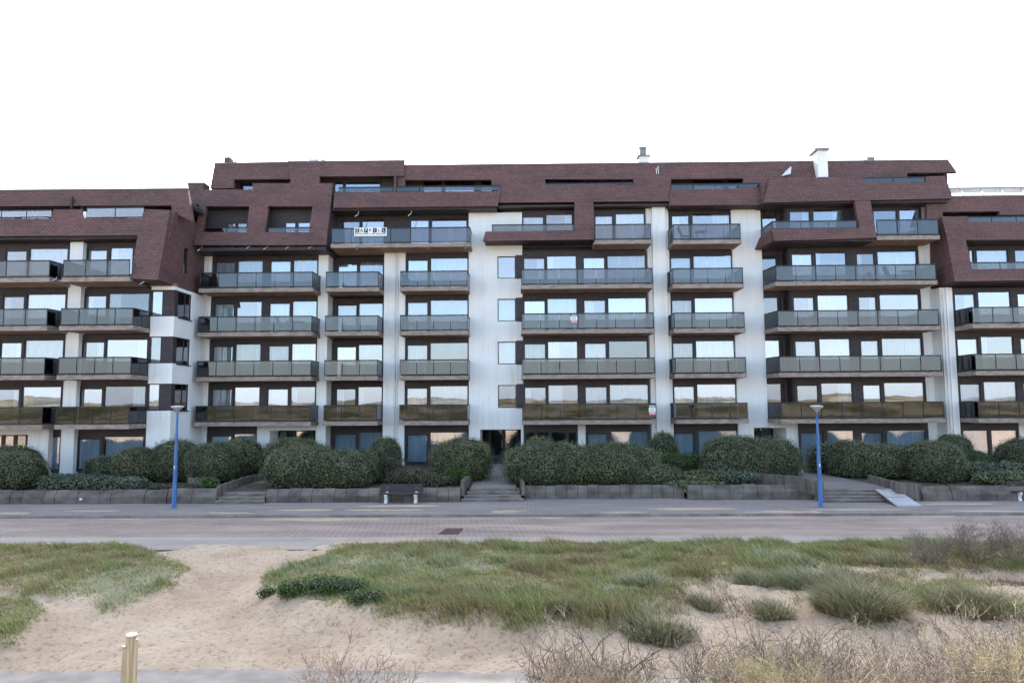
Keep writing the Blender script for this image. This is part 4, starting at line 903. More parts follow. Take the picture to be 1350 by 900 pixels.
palisade('concrete post edging rising from the ramp side up behind it', [g2(1215, 655, .15), g2(1185, 647, .45), g2(1146, 635, .52)], [.12, .44, .5], [.62, .40, .38])
palisade('curved concrete post edging at the back of the wide right path', [g2(1040, 617, .62), g2(1076, 617, .62), g2(1104, 618, .62), g2(1122, 622, .6), g2(1146, 628, .56)], [.62, .62, .62, .6, .56], [.50, .50, .48, .42, .38])
palisade('concrete post edging between the oval hedge and the wide right steps', [g2(1000, 634, .58), g2(1045, 640, .52), g2(1085, 648, .47), (eR[0]-.06, eR[2]+.2)], [.56, .52, .47, .3], [.42, .46, .42, .40])
palisade('concrete post edging along the left path under the long hedge', [(eL[0]-.05, eL[2]+.45), (eL[0]+.0, 37), (eL[0]+.75, 40.4), (an0-.75, 43)], [.35, .47, .58, .68], [.45, .40, .42, .4])
palisade('concrete post edging left of the middle steps beside the round hedge', [(eM[0]+.02, eM[2]+.3), (eM[0]+.2, 37), (nx0-.3, 41.5)], [.4, .56, .66], [.55, .36, .30])
palisade('concrete post edging right of the middle steps under the biggest hedge', [(eM[1]-.02, eM[2]+.5), (eM[1]-.2, 37), (nx1+.3, 41.5)], [.4, .56, .66], [.42, .36, .30])
palisade('concrete post edging around the bed left of the leftmost steps', [g2(248, 637, .6), g2(285, 637, .6)], [.55, .55], [.36, .36])
# ---- loading ramp
M['ramp'] = pm('ramp_plate_grey', (0.46, 0.47, 0.50), (0.58, 0.59, 0.62), 3, .5, metal=.15); M['warn'] = pm('warning_yellow', (0.45, 0.38, 0.2), (0.52, 0.45, 0.26), 3, .6)
def ramp_obj():
    zt = .48; A = atz(1153.3, 644, zt); B = atz(1179.3, 643, zt); C_ = atz(1216.6, 667, .02); D = atz(1184, 667.2, .02)
    root = empty('wheelchair_ramp', (D.x, D.y, 0), 'sloping aluminium ramp with grid surface laid beside the wide right steps', 'ramp')
    b = MB(); dn = Vector((0, 0, -.05)); b.hexa([D+dn*.3, C_+dn*.3, B+dn, A+dn, D, C_, B, A]); b.build('ramp_plate', M['ramp'], root)
    g = MB(); up = Vector((0, 0, .006))
    for f in (0.02, .5, .98):
        p = A.lerp(D, f); q = B.lerp(C_, f); e = (D-A).normalized()*.02; g.hexa([p-e+up*.2, q-e+up*.2, q+e+up*.2, p+e+up*.2, p-e+up*2, q-e+up*2, q+e+up*2, p+e+up*2])
    for f in np.linspace(.05, .95, 9):
        p = A.lerp(B, f); q = D.lerp(C_, f); e = (B-A).normalized()*.008; g.hexa([p-e+up*.2, p+e+up*.2, q+e+up*.2, q-e+up*.2, p-e+up*1.4, p+e+up*1.4, q+e+up*1.4, q-e+up*1.4])
    g.build('grip_bar', M['zinc'], root)
    s = MB()
    for i in range(26):
        s.mi = i % 2; p = A.lerp(D, i/26); q = A.lerp(D, (i+1)/26); e = (A-B).normalized()*.03
        s.hexa([p+e+dn, q+e+dn, q+e*.2+dn, p+e*.2+dn, p+e+up, q+e+up, q+e*.2+up, p+e*.2+up])
    s.build('warning_edge', [M['dark'], M['warn']], root)
ramp_obj()
# ---- street lamps
m, t, o = new_mat('blue_paint'); n_ = noise(t, world_pos(t), 3, 5); r_ = ramp(t, [(.3, (0.024, 0.095, 0.25)), (.7, (0.034, 0.122, 0.31))]); t.links.new(n_, r_.inputs[0]); finish(t, o, r_.outputs[0], .4, spec=.5); M['blue'] = m
M['lampgrey'] = pm('lamp_grey', (0.30, 0.30, 0.29), (0.42, 0.42, 0.41), 4, .45, metal=.3)
M['opal'] = pm('opal_cover', (0.62, 0.62, 0.60), (0.7, 0.7, 0.68), 2, .3)
def lamp(px_, py_, top, label):
    p = atz(px_, py_, 0); zt = Z(px_, top, p.y); root = empty('street_lamp', tuple(p), label, 'street lamp', 'blue street lamps on the pavement')
    b = MB(); b.lathe(p.x, p.y, [(.13, 0), (.13, .012), (.095, .02), (.092, 1.2), (.075, 2.4), (.052, 3.4), (.042, zt-.3)], 16); b.build('pole', M['blue'], root, smooth=True)
    b = MB(); b.lathe(p.x, p.y, [(.045, zt-.31), (.05, zt-.27), (.075, zt-.24), (.19, zt-.13), (.285, zt-.055), (.29, zt-.03)], 24); h = b.build('lamp_head', M['lampgrey'], root, smooth=True)
    b = MB(); b.lathe(p.x, p.y, [(.288, zt-.028), (.25, zt-.005), (.12, zt+.01), (.02, zt+.014)], 24); b.build('lamp_cover', M['opal'], h, smooth=True)
    b = MB(); b.box(p.x-.03, p.x+.02, p.y-.094, p.y-.0905, 1.72, 1.84); b.build('number_plate', M['opal'], root)
lamp(229.5, 669, 535, 'blue street lamp with flared grey head, the left one in front of the corner windows')
lamp(1082, 667.5, 534.5, 'blue street lamp with flared grey head, the right one beside the wide steps')
# ---- benches
M['plank'] = pm('dark_bench_plank', (0.045, 0.036, 0.038), (0.072, 0.058, 0.060), 3, .9, (.4, 6, 6), .1, spec=.1)
def bench(x0, x1, Y, label):
    root = empty('park_bench', ((x0+x1)/2, Y, 0), label, 'bench', 'dark plank benches on concrete feet')
    for i in range(3):
        b = MB(); b.box(x0, x1, Y+.02+i*.15, Y+.15+i*.15, .40, .445); b.build('seat_plank', M['plank'], root)
    for i in range(2):
        z0 = .50+i*.17; dy = .44+i*.05; b = MB(); b.hexa([(x0, Y+dy, z0), (x1, Y+dy, z0), (x1, Y+dy+.045, z0), (x0, Y+dy+.045, z0), (x0, Y+dy+.045, z0+.155), (x1, Y+dy+.045, z0+.155), (x1, Y+dy+.09, z0+.155), (x0, Y+dy+.09, z0+.155)]); b.build('backrest_plank', M['plank'], root)
    for xx in (x0+(x1-x0)*.13, x0+(x1-x0)*.82):
        pr = [(Y+.10, 0), (Y+.10, .06), (Y+.16, .12), (Y+.10, .24), (Y+.04, .33), (Y+.03, .398), (Y+.46, .398), (Y+.55, .80), (Y+.62, .80), (Y+.56, .40), (Y+.46, .25), (Y+.42, .12), (Y+.46, .05), (Y+.46, 0)]
        b = MB(); b.prism([(xx, a, c) for a, c in pr], [(xx+.13, a, c) for a, c in pr]); b.build('support', M['opal'], root)
yb_ = atz(527, 663.5, 0).y
bench(X(498.5, 655, yb_), X(555.5, 655, yb_), yb_, 'dark plank bench in front of the low wall left of the middle steps')
yb_ = atz(1345, 660.5, 0).y
bench(X(1338, 655, yb_), X(1338, 655, yb_)+2.0, yb_, 'dark plank bench cut off by the right edge of the picture')
# ---- small pieces on the ground
b = MB(); c = atz(596, 700, -.1); r0 = [atz(577, 704, -.1), atz(605, 704, -.1), atz(611, 696.5, -.1), atz(588, 696.5, -.1)]
b.hexa([p+Vector((0, 0, .002)) for p in r0]+[p+Vector((0, 0, .012)) for p in r0])
for f in np.linspace(.08, .92, 8):
    p, q = r0[0].lerp(r0[1], f), r0[3].lerp(r0[2], f); e = Vector((.02, 0, 0)); z1 = Vector((0, 0, .0125)); z2 = Vector((0, 0, .02)); b.hexa([p-e+z1, p+e+z1, q+e+z1, q-e+z1, p-e+z2, p+e+z2, q+e+z2, q-e+z2])
tag(b.build('drain_cover', pm('rusty_iron', (0.055, 0.032, 0.03), (0.11, 0.065, 0.055), 8, .8), None, tuple(c)), 'rust brown rectangular drain cover set in the brick road', 'drain cover')
def bag(px_, py_, z, s, label):
    p = atz(px_, py_, z); b = MB(); n = 9; P = []
    for k in range(5):
        for i in range(n):
            a = 2*math.pi*i/n; r = s*(.55+.45*math.sin(math.pi*(k+.6)/5.2))*rng.uniform(.75, 1.15); P.append((p.x+r*math.cos(a), p.y+.7*r*math.sin(a), p.z+s*.28*k*rng.uniform(.85, 1.1)))
    b.v = P; 
    for k in range(4):
        for i in range(n): j = (i+1) % n; b.f.append((k*n+i, k*n+j, (k+1)*n+j, (k+1)*n+i)); b.m.append(0)
    b.f.append(tuple(range(4*n, 5*n))); b.m.append(0); tag(b.build('litter', M['opal'], None, tuple(p)), label, 'litter')
bag(1087.5, 656, .05, .12, 'small crumpled white bag lying at the foot of the wide right steps')
bag(106.5, 659, .28, .07, 'small crumpled white scrap on the low wall left of the blue lamp')
def path_light(px_, py_, z, label, hh=.32):
    p = atz(px_, py_, z); root = empty('path_light', tuple(p), label, 'path light', 'small white path lights'); b = MB(); b.lathe(p.x, p.y, [(.03, z-.1), (.03, z+hh-.16)], 10); b.build('post', M['dark'], root)
    b = MB(); b.lathe(p.x, p.y, [(.055, z+hh-.159), (.06, z+hh-.02), (.03, z+hh)], 12); b.build('lamp_cover', M['opal'], root)
path_light(1057.5, 627, .56, 'small white path light beside the oval hedge and the wide right path')
path_light(620, 634, .58, 'small white path light at the left of the middle steps')
path_light(341, 631, .52, 'small white path light beside the leftmost path, left of the front hedge')
# ---- garden table on the right terrace
p = atz(1313, 607, .78); root = empty('patio_table', (p.x, p.y, .76), 'grey metal patio table half hidden behind the low plants on the right terrace', 'table'); b = MB(); b.box(p.x-.6, p.x+.6, p.y-.35, p.y+.35, 1.28, 1.31); b.build('table_top', M['alu'], root)
for sx in (-.55, .5):
    for sy in (-.3, .26):
        b = MB(); b.box(p.x+sx, p.x+sx+.05, p.y+sy, p.y+sy+.05, .7, 1.278); b.build('leg', M['lampgrey'], root)
# ---- signs on the balconies
M['paper'] = pm('white_banner', (0.72, 0.72, 0.72), (0.82, 0.82, 0.82), 3, .7); M['ink'] = pm('black_ink', (0.012, 0.012, 0.014), (0.02, 0.02, 0.022), 3, .6); M['redband'] = pm('red_band', (0.42, 0.10, 0.12), (0.5, 0.14, 0.15), 3, .6); M['greyink'] = pm('grey_ink', (0.22, 0.22, 0.23), (0.3, 0.3, 0.31), 3, .6)
def text(body, size, x, y, z, mat_, parent, name='lettering'):
    cu = bpy.data.curves.new(name, 'FONT'); cu.body = body; cu.size = size; cu.extrude = .002; cu.align_x = 'CENTER'; cu.align_y = 'CENTER'
    tmp_o = bpy.data.objects.new('tmp', cu); col.objects.link(tmp_o); dg = bpy.context.evaluated_depsgraph_get(); dg.update()
    me = bpy.data.meshes.new_from_object(tmp_o.evaluated_get(dg)); bpy.data.objects.remove(tmp_o); me.name = name
    me.transform(Matrix.Rotation(math.pi/2, 4, 'X')); o3 = WL[parent.name]; me.transform(Matrix.Translation((x-o3.x, y-o3.y, z-o3.z))); me.materials.clear(); me.materials.append(mat_)
    return put(bpy.data.objects.new(name, me), parent)
Yb = 43.36; xa, xb = X(467, 305, Yb), X(510, 305, Yb); zt, zb = Z(488, 300, Yb), Z(488, 311.3, Yb)
root = empty('banner', ((xa+xb)/2, Yb, zb), 'white banner with black and white letters hung on a fifth floor balcony', 'banner')
b = MB(); n = 14
for i in range(n):
    u0, u1 = i/n, (i+1)/n; f = lambda u: .018*math.sin(u*9)
    b.hexa([(xa+(xb-xa)*u0, Yb-.02+f(u0), zb+.04*(u0-.5)**2), (xa+(xb-xa)*u1, Yb-.02+f(u1), zb+.04*(u1-.5)**2), (xa+(xb-xa)*u1, Yb-.012+f(u1), zb), (xa+(xb-xa)*u0, Yb-.012+f(u0), zb), (xa+(xb-xa)*u0, Yb-.02+f(u0), zt), (xa+(xb-xa)*u1, Yb-.02+f(u1), zt), (xa+(xb-xa)*u1, Yb-.012+f(u1), zt), (xa+(xb-xa)*u0, Yb-.012+f(u0), zt)])
b.build('banner_cloth', M['paper'], root)
W = xb-xa; H_ = zt-zb
for i, ch in enumerate('ZAPRILL'):
    cx = xa+W*(.095+i*.135); cz = zb+H_*.66; dark = i % 2 == 0
    if dark: q = MB(); q.box(cx-W*.058, cx+W*.058, Yb-.046, Yb-.042, cz-H_*.26, cz+H_*.27); q.build('letter_tile', M['ink'], root)
    text(ch, H_*.52, cx, Yb-.05, cz, M['paper'] if dark else M['ink'], root)
q = MB()
for k in range(16):
    u = .04+k*.058; q.box(xa+W*u, xa+W*(u+rng.uniform(.025, .05)), Yb-.045, Yb-.041, zb+H_*.20, zb+H_*(.27+.05*(k % 3 == 0)))
q.build('small_print', M['ink'], root)
def sale(x0, x1, yt, ym, yr_, yb2, Y, label):
    xa, xb = X(x0, yt, Y), X(x1, yt, Y); z = [Z((x0+x1)/2, q_, Y) for q_ in (yt, ym, yr_, yb2)]; root = empty('property_sign', ((xa+xb)/2, Y, z[3]), label, 'sign', 'property signs on the balconies')
    b = MB(); b.box(xa, xb, Y-.02, Y, z[1]+.004, z[0]); b.build('sign_header', M['ink'], root)
    b = MB(); b.box(xa, xb, Y-.02, Y, z[2]+.002, z[1]); b.build('sign_panel', M['paper'], root)
    b = MB(); b.box(xa, xb, Y-.02, Y, z[3], z[2]); b.build('sign_band', M['redband'], root)
    q = MB(); w_ = xb-xa
    for k in range(5): q.box(xa+w_*(.1+k*.17), xa+w_*(.1+k*.17+.12), Y-.026, Y-.0205, z[1]+(z[0]-z[1])*.25, z[1]+(z[0]-z[1])*.8)
    for k in range(4): q.box(xa+w_*(.14+k*.2), xa+w_*(.14+k*.2+.14), Y-.026, Y-.0205, z[3]+(z[2]-z[3])*.4, z[3]+(z[2]-z[3])*.75)
    q.build('lettering', M['paper'], root)
    q = MB()
    for k in range(2): q.box(xa+w_*.15, xa+w_*.85, Y-.026, Y-.0205, z[2]+(z[1]-z[2])*(.25+.38*k), z[2]+(z[1]-z[2])*(.38+.38*k))
    q.build('small_print', M['greyink'], root)
sale(752, 761, 414, 417, 422.3, 426.3, 43.08, 'small white and red property sign on the middle of a third floor balcony')
sale(855.2, 864, 533.6, 537, 543, 547.2, 43.08, 'small white and red property sign at the right end of a first floor balcony')
for px_, k_, Yp_, lb in ((735, 2, 43.9, 'small green potted plant on the second floor balcony below the property sign'), (960, 2, 44.1, 'small green potted plant on a second floor balcony between two white walls'), (1075, 3, 43.6, 'small green potted plant on the third floor balcony at the right'), (150, 1, 40.2, 'small green potted plant on the first floor balcony of the left block')):
    x_ = X(px_, 480, Yp_); z_ = S[k_]; rt = empty('potted_plant', (x_, Yp_, z_), lb, 'plant'); b = MB(); b.lathe(x_, Yp_, [(.13, z_), (.17, z_+.30), (.18, z_+.33)], 14); b.build('pot', M['soffit'], rt, smooth=True)
    b = MB()
    for i in range(70):
        a_ = rng.random()*6.28; r_ = rng.uniform(.05, .30); hh = rng.uniform(.38, .95); p0 = Vector((x_+.05*math.cos(a_), Yp_+.05*math.sin(a_), z_+.31)); p1 = Vector((x_+r_*math.cos(a_), Yp_+r_*math.sin(a_), z_+hh)); sd = Vector((-math.sin(a_), math.cos(a_), 0))*.035; md = p0.lerp(p1, .6)+Vector((0, 0, .06)); b.poly([p0, md-sd, p1, md+sd])
    b.build('leaves', pm('plant_leaf', (0.03, 0.06, 0.015), (0.07, 0.12, 0.03), 9, .5), rt)
M['cardboard'] = pm('cardboard', (0.42, 0.30, 0.2), (0.5, 0.36, 0.25), 3, .9)
# balcony furniture on the broad right balcony
def chair_table(px_, Y, z, w_='on the wide upper right balcony'):
    x = X(px_, 360, Y); r = empty('balcony_table', (x, Y, z), 'small dark table standing '+w_, 'table'); b = MB(); b.box(x-.35, x+.35, Y-.3, Y+.3, z+.70, z+.73); b.build('table_top', M['dark'], r)
    for sx in (-.3, .3):
        b = MB(); b.tube((x+sx, Y-.25, z), (x+sx*.6, Y+.2, z+.70), .018, n=6); b.tube((x+sx, Y+.25, z), (x+sx*.6, Y-.2, z+.70), .018, n=6); b.build('leg', M['dark'], r)
    x -= .95; r = empty('balcony_chair', (x, Y, z), 'dark reclining chair standing '+w_, 'chair'); b = MB(); b.box(x-.24, x+.26, Y-.24, Y+.24, z+.42, z+.46); b.build('seat', M['dark'], r)
    b = MB(); b.hexa([(x-.26, Y-.24, z+.46), (x-.21, Y-.24, z+.46), (x-.21, Y+.24, z+.46), (x-.26, Y+.24, z+.46), (x-.48, Y-.24, z+1.02), (x-.43, Y-.24, z+1.02), (x-.43, Y+.24, z+1.02), (x-.48, Y+.24, z+1.02)]); b.build('backrest', M['dark'], r)
    for sx in (-.2, .22):
        b = MB(); b.tube((x+sx, Y-.22, z), (x+sx, Y-.22, z+.42), .018, n=6); b.tube((x+sx, Y+.22, z), (x+sx, Y+.22, z+.42), .018, n=6); b.build('leg', M['dark'], r)
chair_table(1196, 43.5, S[4])
chair_table(925, 44.2, S[5], 'on the fifth floor balcony between two white walls')
chair_table(395, 44.1, S[3], 'on the wide third floor balcony at left of centre')
# ---- dune post with battens
M['wood'] = pm('pale_post_wood', (0.20, 0.17, 0.115), (0.33, 0.285, 0.20), 6, .55, (8, 8, .6), .15, spec=.4)
M['woodend'] = pm('sunlit_sawn_end', (0.62, 0.58, 0.48), (0.72, 0.68, 0.58), 20, .8)  # sawn post end; sun on its top is put into the paler colour
Yp = 6.0; c = at(174.2, 836, Yp); pxm = Yp/940*.985; zb = float(hgt(c.x, Yp))-.05
root = empty('dune_post', (c.x, Yp, zb), 'pale wooden post with two battens at the edge of the sand path', 'post')
b = MB(); b.lathe(c.x-.004, Yp, [(.047, zb), (.042, c.z-.04), (.041, c.z-.004)], 10); cp = b.build('post', M['wood'], root)
b = MB(); b.lathe(c.x-.004, Yp, [(.043, c.z-.0035), (.043, c.z+.002), (.038, c.z+.008)], 14); b.build('post_end', M['woodend'], root)
for dx, r, dz, dxb in ((-.038, .027, .085, -.010), (.040, .018, .03, .014)):
    b = MB(); b.tube((c.x+dx+dxb, Yp-.02, zb), (c.x+dx, Yp-.015, c.z-dz), r*1.15, r, 10); bt = b.build('batten', M['wood'], root)
b = MB(); b.tube((c.x-.085, Yp-.01, c.z-.075), (c.x-.05, Yp-.045, c.z-.085), .004, n=6); b.box(c.x-.05, c.x-.02, Yp-.052, Yp-.044, c.z-.10, c.z-.088); b.build('bracket', M['zinc'], root)
# ------------------------------------------------------------ vegetation
def tint_mat(name, stops, rough=.6, transl=.25, spec=.3):
    m, t, o = new_mat(name); a = t.nodes.new('ShaderNodeAttribute'); a.attribute_name = 'tint'; r = ramp(t, stops); t.links.new(a.outputs['Fac'], r.inputs[0])
    p = t.nodes.new('ShaderNodeBsdfPrincipled'); t.links.new(r.outputs[0], p.inputs['Base Color']); p.inputs['Roughness'].default_value = rough; p.inputs['Specular IOR Level'].default_value = spec
    tr = t.nodes.new('ShaderNodeBsdfTranslucent'); t.links.new(r.outputs[0], tr.inputs['Color']); mx = t.nodes.new('ShaderNodeMixShader'); mx.inputs[0].default_value = transl
    t.links.new(p.outputs[0], mx.inputs[1]); t.links.new(tr.outputs[0], mx.inputs[2]); t.links.new(mx.outputs[0], o.inputs['Surface']); return m
M['hedge'] = tint_mat('hedge_leaf', [(0, (0.046, 0.056, 0.026)), (.45, (0.098, 0.116, 0.050)), (.75, (0.175, 0.19, 0.085)), (.93, (0.28, 0.28, 0.14)), (1, (0.42, 0.38, 0.25))], .42, .2, .5)
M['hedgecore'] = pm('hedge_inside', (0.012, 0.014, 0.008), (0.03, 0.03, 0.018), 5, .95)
M['yhedge'] = tint_mat('yellowing_hedge_leaf', [(0, (0.042, 0.054, 0.024)), (.4, (0.09, 0.105, 0.042)), (.75, (0.19, 0.185, 0.07)), (1, (0.42, 0.38, 0.15))], .42, .2, .5)
M['sage'] = tint_mat('grey_green_leaf', [(0, (0.05, 0.07, 0.045)), (.5, (0.10, 0.13, 0.09)), (1, (0.26, 0.29, 0.23))], .7, .2)
M['bright'] = tint_mat('bright_green_leaf', [(0, (0.035, 0.075, 0.012)), (.6, (0.075, 0.14, 0.022)), (1, (0.16, 0.22, 0.05))], .6, .3)
M['brownleaf'] = tint_mat('brown_twiggy_leaf', [(0, (0.06, 0.048, 0.034)), (.5, (0.11, 0.092, 0.06)), (.8, (0.12, 0.125, 0.06)), (1, (0.2, 0.17, 0.11))], .8, .2)
def leafblob(lobes, dens, size, zmin, rough=.06, jit=.5, core=.93, spiky=0.0):
    """lobes: (cx,cy,cz,rx,ry,rz). returns verts, tris, tint, material index"""
    Vs, Ts, Ti, Mi = [], [], [], []; base = 0
    for li, (cx, cy, cz, rx, ry, rz) in enumerate(lobes):
        area = 4*math.pi*(((rx*ry)**1.6+(rx*rz)**1.6+(ry*rz)**1.6)/3)**(1/1.6); n = int(area*dens)
        d = nr.normal(size=(n, 3)); d /= np.linalg.norm(d, axis=1)[:, None]
        e = 2.6; q = (np.abs(d)**e).sum(1)**(-1/e); s = d*q[:, None]
        bump = 1 + rough*(fbm(s[:, 0]*rx*2.2+li*7+cx, s[:, 2]*rz*2.2+s[:, 1]*ry*2.2+cx, 1.0, 3)-.5)*2.4
        depth = 1+.10*(fbm(s[:, 0]*rx+cx+5, s[:, 2]*rz+s[:, 1]*ry, .42, 61)-.5)-np.abs(nr.normal(size=n))*.05+nr.random(n)**6*.08*(1+spiky*4)
        P = s*bump[:, None]*depth[:, None]*np.array([rx, ry, rz])+np.array([cx, cy, cz])
        keep = (P[:, 2] > zmin) & (P[:, 1] < cy+ry*.55)
        for lj, (ax, ay, az_, bx, by, bz) in enumerate(lobes):
            if lj != li: keep &= ((np.abs((P-np.array([ax, ay, az_]))/np.array([bx, by, bz]))**2.6).sum(1) > .86)
        hole = fbm(P[:, 0]*1.0, P[:, 2]*1.3+P[:, 1], .35, 17); keep &= (hole > .30+.0*nr.random(n)) | (nr.random(n) < .45)
        P = P[keep]; nrm = (s/np.array([rx, ry, rz]))[keep]; nrm /= np.linalg.norm(nrm, axis=1)[:, None]; n = len(P)
        nn = nrm+nr.normal(size=(n, 3))*jit; nn /= np.linalg.norm(nn, axis=1)[:, None]
        a = np.cross(nn, nr.normal(size=(n, 3))); a /= np.linalg.norm(a, axis=1)[:, None]; b = np.cross(nn, a)
        L_ = size*(.7+.6*nr.random(n))[:, None]; W_ = L_*.6
        quad = np.stack([P-a*L_*.5, P+b*W_*.5, P+a*L_*.5, P-b*W_*.5], 1).reshape(-1, 3)
        i0 = base+np.arange(n)*4; Vs.append(quad); Ts.append(np.concatenate([np.stack([i0, i0+1, i0+2], 1), np.stack([i0, i0+2, i0+3], 1)]))
        tn = np.clip(.45*nr.random(n)+.75*fbm(P[:, 0]*1.3+P[:, 1], P[:, 2]*1.3, .8, 29)-.12+.22*(nr.random(n) < .06), 0, 1)
        Ti.append(np.concatenate([tn, tn])); Mi.append(np.zeros(2*n, int)); base += 4*n
        # core
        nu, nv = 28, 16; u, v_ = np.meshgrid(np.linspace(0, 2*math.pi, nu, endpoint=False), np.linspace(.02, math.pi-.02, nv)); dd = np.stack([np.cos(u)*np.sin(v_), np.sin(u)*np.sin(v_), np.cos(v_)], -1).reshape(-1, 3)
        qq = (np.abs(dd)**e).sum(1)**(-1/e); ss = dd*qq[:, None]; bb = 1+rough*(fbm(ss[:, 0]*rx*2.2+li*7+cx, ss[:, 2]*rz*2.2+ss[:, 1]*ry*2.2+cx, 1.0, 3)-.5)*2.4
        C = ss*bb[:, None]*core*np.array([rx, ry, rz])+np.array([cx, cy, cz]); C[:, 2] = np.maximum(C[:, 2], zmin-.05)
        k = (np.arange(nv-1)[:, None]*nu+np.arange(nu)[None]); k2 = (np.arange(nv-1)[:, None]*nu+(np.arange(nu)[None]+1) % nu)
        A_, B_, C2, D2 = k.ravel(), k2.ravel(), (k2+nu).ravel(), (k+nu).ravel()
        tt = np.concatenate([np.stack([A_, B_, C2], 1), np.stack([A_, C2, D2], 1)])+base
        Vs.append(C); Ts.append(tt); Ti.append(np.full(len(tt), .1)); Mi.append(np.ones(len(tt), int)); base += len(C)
    return np.concatenate(Vs), np.concatenate(Ts), np.concatenate(Ti), np.concatenate(Mi)
def hedge(name, label, cat, lobes_px, mat_='hedge', group=None, dens=330, size=.085, jit=.55, rough=.06, core=.93, spiky=0., lift=0.0):
    """lobes_px: (x0, x1, ytop, Yc, ry [, z bottom])"""
    L3 = []; zmin = 9
    for lb in lobes_px:
        x0, x1, yt, Yc, ry = lb[:5]; Yv = Yc-ry*.25; xa, xb = X(x0, yt+20, Yv), X(x1, yt+20, Yv); zt = Z((x0+x1)/2, yt, Yc); zb = (zg(Yc) if len(lb) < 6 else lb[5])+lift
        h = zt-zb; cz = zb+h*.42; L3.append(((xa+xb)/2, Yc, cz, (xb-xa)/2, ry, zt-cz)); zmin = min(zmin, zb)
    # keep lower halves full
    L4 = [(cx, cy, cz, rx, ry, rz) for cx, cy, cz, rx, ry, rz in L3]
    V_, T_, ti, mi = leafblob(L4, dens, size, zmin, rough, jit, core, spiky)
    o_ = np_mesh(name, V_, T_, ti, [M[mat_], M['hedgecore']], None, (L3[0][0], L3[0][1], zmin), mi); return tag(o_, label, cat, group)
HG = 'clipped evergreen bushes in front of the building'
def H(label, lobes, mat_='hedge', **k): return hedge('hedge', label, 'hedge', lobes, mat_, HG, **{**dict(dens=480, size=.068, rough=.11, spiky=.22), **k})
H('rounded dark hedge cut by the left edge beside the entrance', [(-40, 50, 597, 35.6, 1.5), (-20, 48, 587, 37.6, 1.2)])
H('small clipped bush between the left ground floor window and the taller bushes', [(112, 152, 600, 38.4, .8)])
H('medium round hedge with yellow patches, second bush left of the left lamp', [(147, 208, 590, 37.9, 1.2)], 'yhedge')
H('tall round hedge directly behind the left blue lamp', [(198, 262, 580, 38.4, 1.3)])
H('long lumpy hedge rising along the left side of the leftmost path', [(245, 315, 583, 37.2, 1.3), (285, 345, 579, 39.2, 1.2)], lift=.15)
H('hedge partly hidden behind the big double domed hedge', [(341, 432, 577, 39.4, 1.4)])
H('big double domed hedge just right of the leftmost path', [(347, 445, 587, 36.0, 1.6), (415, 498, 592, 36.1, 1.55)])
H('small ball shaped bush against the white pier behind the loose brown shrub', [(486, 528, 576, 40.2, .95)])
H('round yellow speckled hedge just left of the middle steps', [(567, 648, 577.5, 38.0, 1.6)], 'yhedge', lift=.05)
H('very large long hedge right of the middle steps, the biggest of all', [(664, 790, 583, 36.4, 1.7), (745, 872, 584, 36.5, 1.75), (820, 898, 611, 36.0, 1.1), (690, 732, 575, 38.3, .9)])
H('small ball shaped bush at the white pier behind the bright green cover', [(857, 895, 570, 41.0, .95)])
H('large oval hedge in front of the right entrance', [(927, 1015, 574, 38.2, 1.7), (975, 1056, 577, 38.4, 1.6)])
H('long low hedge behind the right lamp and the wide path', [(1094, 1150, 579, 38.8, 1.2), (1130, 1200, 584, 38.4, 1.4)], lift=.05)
H('broad dome hedge between the metal ramp and the bright green mound', [(1197, 1271, 580, 37.2, 1.6)])
H('dark dome bush in front of the grey drainpipes at the right', [(1239, 1283, 572, 40.4, 1.1)])
H('dark dome hedge cut by the right edge', [(1321, 1405, 577.5, 39.2, 1.6)])
hedge('shrub', 'bright green clipped mound between the two dark domes at the right', 'shrub', [(1265, 1307, 593, 39.2, .9)], 'bright', None, 420, .06)
hedge('shrub', 'loose dark shrub at the wall behind the right blue lamp', 'shrub', [(1066, 1102, 586, 40.6, .8)], 'hedge', None, 260, .10, .9, .16, .8, .5)
hedge('shrub', 'loose grey brown shrub beside the big double domed hedge', 'shrub', [(482, 512, 590, 37.0, .7), (495, 535, 602, 37.2, .8)], 'brownleaf', None, 300, .07, 1.0, .2, .75, .9)
CG = 'low cover plants in the beds'
def cover(label, lobes, mat_, **k): return hedge('cover_plant', label, 'cover plant', lobes, mat_, CG, **{**dict(dens=280, size=.11, jit=1.0, rough=.16, core=.82, spiky=.6), **k})
cover('grey green cover plant spreading over the wall left of the left lamp', [(52, 118, 624, 34.8, .8), (95, 150, 627, 34.7, .75), (135, 190, 629, 34.7, .75)], 'sage')
cover('silvery grey cover plant at the far right below the bright green mound', [(1268, 1312, 609, 37.0, .7), (1300, 1372, 610, 36.8, .8)], 'sage')
cover('green cover plant under the silvery one at the far right', [(1285, 1370, 621, 35.8, .7)], 'hedge')
cover('mixed green cover plant at the right foot of the biggest hedge', [(880, 930, 626, 36.0, .8), (905, 962, 619, 36.8, .9)], 'yhedge')
cover('leafy green cover plant hanging over the wall near the gap in the low wall', [(878, 952, 634, 34.9, .5)], 'hedge')
cover('silver leaved cover plant between the mixed plants and the oval hedge', [(930, 978, 610, 37.2, .7), (955, 1000, 622, 36.2, .6)], 'sage')
cover('bright green cover plant below the right small ball bush', [(862, 935, 597.5, 39.6, .9)], 'bright', size=.07, spiky=.1, dens=420)
cover('patchy green and brown cover plant behind the dark bench', [(508, 560, 618, 36.6, .9), (545, 602, 624, 36.2, .8)], 'brownleaf')
cover('light green weeds at the foot of the yellow speckled hedge', [(585, 608, 616, 36.2, .3), (604, 620, 618, 36.1, .3)], 'bright')
cover('dry brown cover plant on top of the wall right of the metal ramp', [(1205, 1285, 639, 34.4, .45), (1265, 1350, 640, 34.4, .45)], 'brownleaf')
